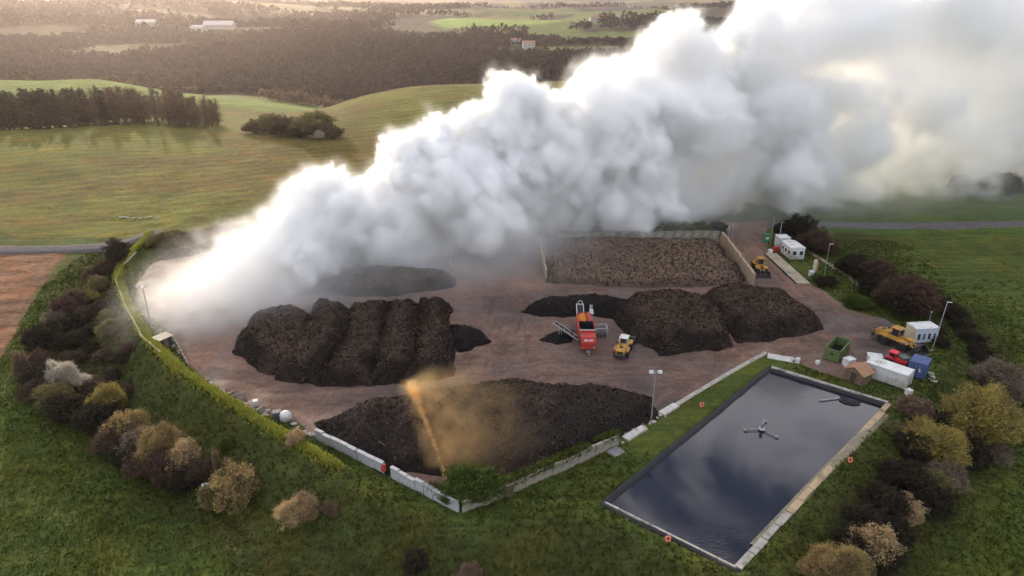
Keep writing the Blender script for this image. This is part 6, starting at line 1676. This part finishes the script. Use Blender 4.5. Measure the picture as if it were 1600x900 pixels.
        f = Fd + n1 * (0.35 + 1.4 * along) + n2 * (0.30 + 0.5 * along) + n3 * 4.0 * along
        soft = 0.6 + 4.5 * along + np.interp(ax, [-70, -56, -46], [3.0, 1.6, 0])[:, None, None]
        D = np.clip(f / soft, 0, 1); D = D * D * (3 - 2 * D)
        # thick rind, thinner heart, so that light wanders through
        D *= 0.7 + 1.1 * np.exp(-np.clip(f, 0, 30) / 1.5) * (1 - along) + 0.45 * along
        D *= Wd
        D *= np.interp(ax, [-72, -62, -50, -40, 0, 35, 60, 90, 130, 235], [0.10, 0.26, 0.70, 1.25, 1.05, 0.9, 0.75, 0.55, 0.38, 0.26])[:, None, None]
        D *= np.clip(0.95 + 0.55 * nz((7.0, 5.5, 5.5), 6) + 0.4 * n1 + 0.5 * n3 * along, 0.08, 2.0)
        # torn openings where the plume thins downwind
        tear = np.interp(ax, [-20, 30, 80, 235], [0.0, 0.35, 0.9, 1.25])[:, None, None]
        D *= np.clip(1.0 - tear * np.clip(n4 * 0.9 + n3 * 0.6 + 0.02, 0, 1) * 3.0, 0.02, 1)
        D *= np.clip(1.0 - 0.6 * tear * np.clip(nz((11.0, 6.0, 4.5), 61) * 1.2, 0, 1), 0.1, 1)
        # soft veil hanging on the ground round the fire and under the plume
        gxx, gyy = np.meshgrid(ax, ay, indexing='ij')
        veil2 = np.zeros(gxx.shape)
        for (u, v, rx, ry, s) in [(285, 482, 12, 8, .13), (335, 506, 10, 8, .16), (240, 458, 7, 8, .07), (400, 474, 15, 9, .14), (520, 436, 18, 9, .15), (650, 426, 24, 10, .14), (760, 396, 24, 9, .10), (900, 364, 26, 9, .09), (1050, 345, 30, 12, .03), (1200, 335, 34, 14, .016), (1400, 320, 50, 18, .010)]:
            c = P(u, v)
            veil2 += s * np.exp(-((gxx - c[0]) / rx) ** 2 - ((gyy - c[1]) / ry) ** 2)
        veil2 *= np.interp(ax, [-78, -64], [0, 1])[:, None]
        hv = np.interp(ax, [-70, -40, 40, 200], [3.6, 7.0, 10.0, 15.0])[:, None, None]
        zz = np.maximum(az, 0)[None, None, :]
        D = D + veil2[:, :, None] * np.exp(-(zz / hv) ** 1.3) * np.clip(0.8 + 0.55 * n3 + 0.4 * n1 + 0.2 * n2, 0, 2)
        # thin ragged fringe round the billows
        halo = np.clip((Fd + 2.3 + n1 * 1.2 + n3 * 1.0) / 2.3, 0, 1)
        D = D + 0.07 * halo * halo * np.clip(0.5 + 0.8 * n3 + 0.6 * n1 + 0.4 * n2, 0, 1.6) * np.interp(ax, [-70, -50, 60, 235], [0.4, 1, 0.9, 0.6])[:, None, None]
        D[:, :, az < 0] = 0
        D *= np.interp(ax, [x_in[0], x_in[1], x_out[0], x_out[1]], [0, 1, 1, 0])[:, None, None]
        D *= np.interp(ay, [lo[1], lo[1] + 3, hi[1] - 8, hi[1] - 1], [0, 1, 1, 0])[None, :, None]
        D *= np.interp(az, [0, hi[2] - 10, hi[2] - 1], [1, 1, 0])[None, None, :]
        D[D < 0.0015] = 0
        return lo, VOX, D.astype(np.float32)
    sm = vol_mat('smoke', (0.999, 1.0, 1.0), 1.0, 0.3)
    lo, vx, D = piece((-94, 103, -1), (78, 222, 68), 0.62, (-94, -90), (60, 76), 100)
    grid_volume('smoke', lo, vx, D, sm, 'thick billowing white smoke rolling off the burning compost behind the windrows', 'smoke')
    lo, vx, D = piece((58, 164, -1), (238, 276, 94), 1.2, (60, 76), (222, 236), 307)
    grid_volume('drifting_smoke', lo, vx, D, sm, 'torn thinning smoke drifting over the road and the right-hand fields', 'smoke')
build_smoke()

# ================================================================== water jet and its drifting spray
def build_spray():
    g = np.random.default_rng(8); VX = 0.25
    lo = np.array([-17.5, 64.0, 0.3]); hi = np.array([9.0, 90.0, 10.5])
    shp = tuple(((hi - lo) / VX).astype(int) + 1)
    ax = lo[0] + VX * np.arange(shp[0]); ay = lo[1] + VX * np.arange(shp[1]); az = lo[2] + VX * np.arange(shp[2])
    X, Y, Z = np.meshgrid(ax, ay, az, indexing='ij')
    A = np.array([-8.1, 67.6, 2.2]); B = PY(642, 601, 81.0); Cc = np.array([-9.6, 71.2, 4.6])
    D = np.zeros(shp, np.float32)
    nf = noise3(shp, VX, 0.5, 21); nm = noise3(shp, VX, 1.6, 22); nl = noise3(shp, VX, 5.0, 23)
    ts = np.linspace(0, 1, 40)
    curve = [(1 - t) ** 2 * A + 2 * t * (1 - t) * Cc + t * t * B for t in ts]
    for t, c in zip(ts, curve):
        r = 0.13 + 0.42 * t ** 3
        d2 = (X - c[0]) ** 2 + (Y - c[1]) ** 2 + (Z - c[2]) ** 2
        D = np.maximum(D, (6.0 - 4.2 * t) * np.exp(-d2 / (r * r)))
    D *= np.clip(0.8 + 1.1 * nf, 0, 2.2)
    # spray: sheds off the upper jet, blown towards +x, falling
    for t, c in zip(ts[6:], curve[6:]):
        dx = X - c[0]
        fall = -0.10 * np.clip(dx, 0, 4) + 0.12 * np.clip(dx - 2, 0, 20) ** 1.3
        w = (0.45 + 0.42 * np.clip(dx, 0, 20)) * (1 + 0.35 * nl)
        k = np.exp(-((Y - c[1] - 0.12 * dx) / w) ** 2 - ((Z - c[2] + fall) / (w * 1.15)) ** 2) * np.exp(-np.clip(dx, 0, 30) / 4.5) * (0.45 / w) ** 1.3 * sstep(-2.6, 1.4, dx)
        D += (0.14 + 0.28 * t) * k * np.clip(0.85 + 0.4 * nf + 0.5 * nm + 0.5 * nl, 0.05, 2.2)
    for a_, n__ in ((X, 0), (Y, 1), (Z, 2)):
        D *= np.clip(np.minimum(a_ - lo[n__], hi[n__] - a_) / 1.5, 0, 1)
    D = np.maximum(D - 0.004, 0)
    m = vol_mat('spray_water', (1.0, 0.76, 0.43), 1.0, 0.55)  # amber of sunlight through smoke put into the water's colour
    grid_volume('water_spray', lo, VX, D.astype(np.float32), m, 'amber water jet and drifting spray arching over the dark heap', 'water spray')
build_spray()

# ================================================================== haze
hb = MB().box((0, 3100, 30), (9400, 7900, 200))
hm = vol_mat('haze', (0.98, 0.87, 0.88), 0.000065, 0.80)
hz = hb.build('haze', hm)
tag(hz, 'thin evening haze filling the whole valley air', 'haze', kind='stuff')
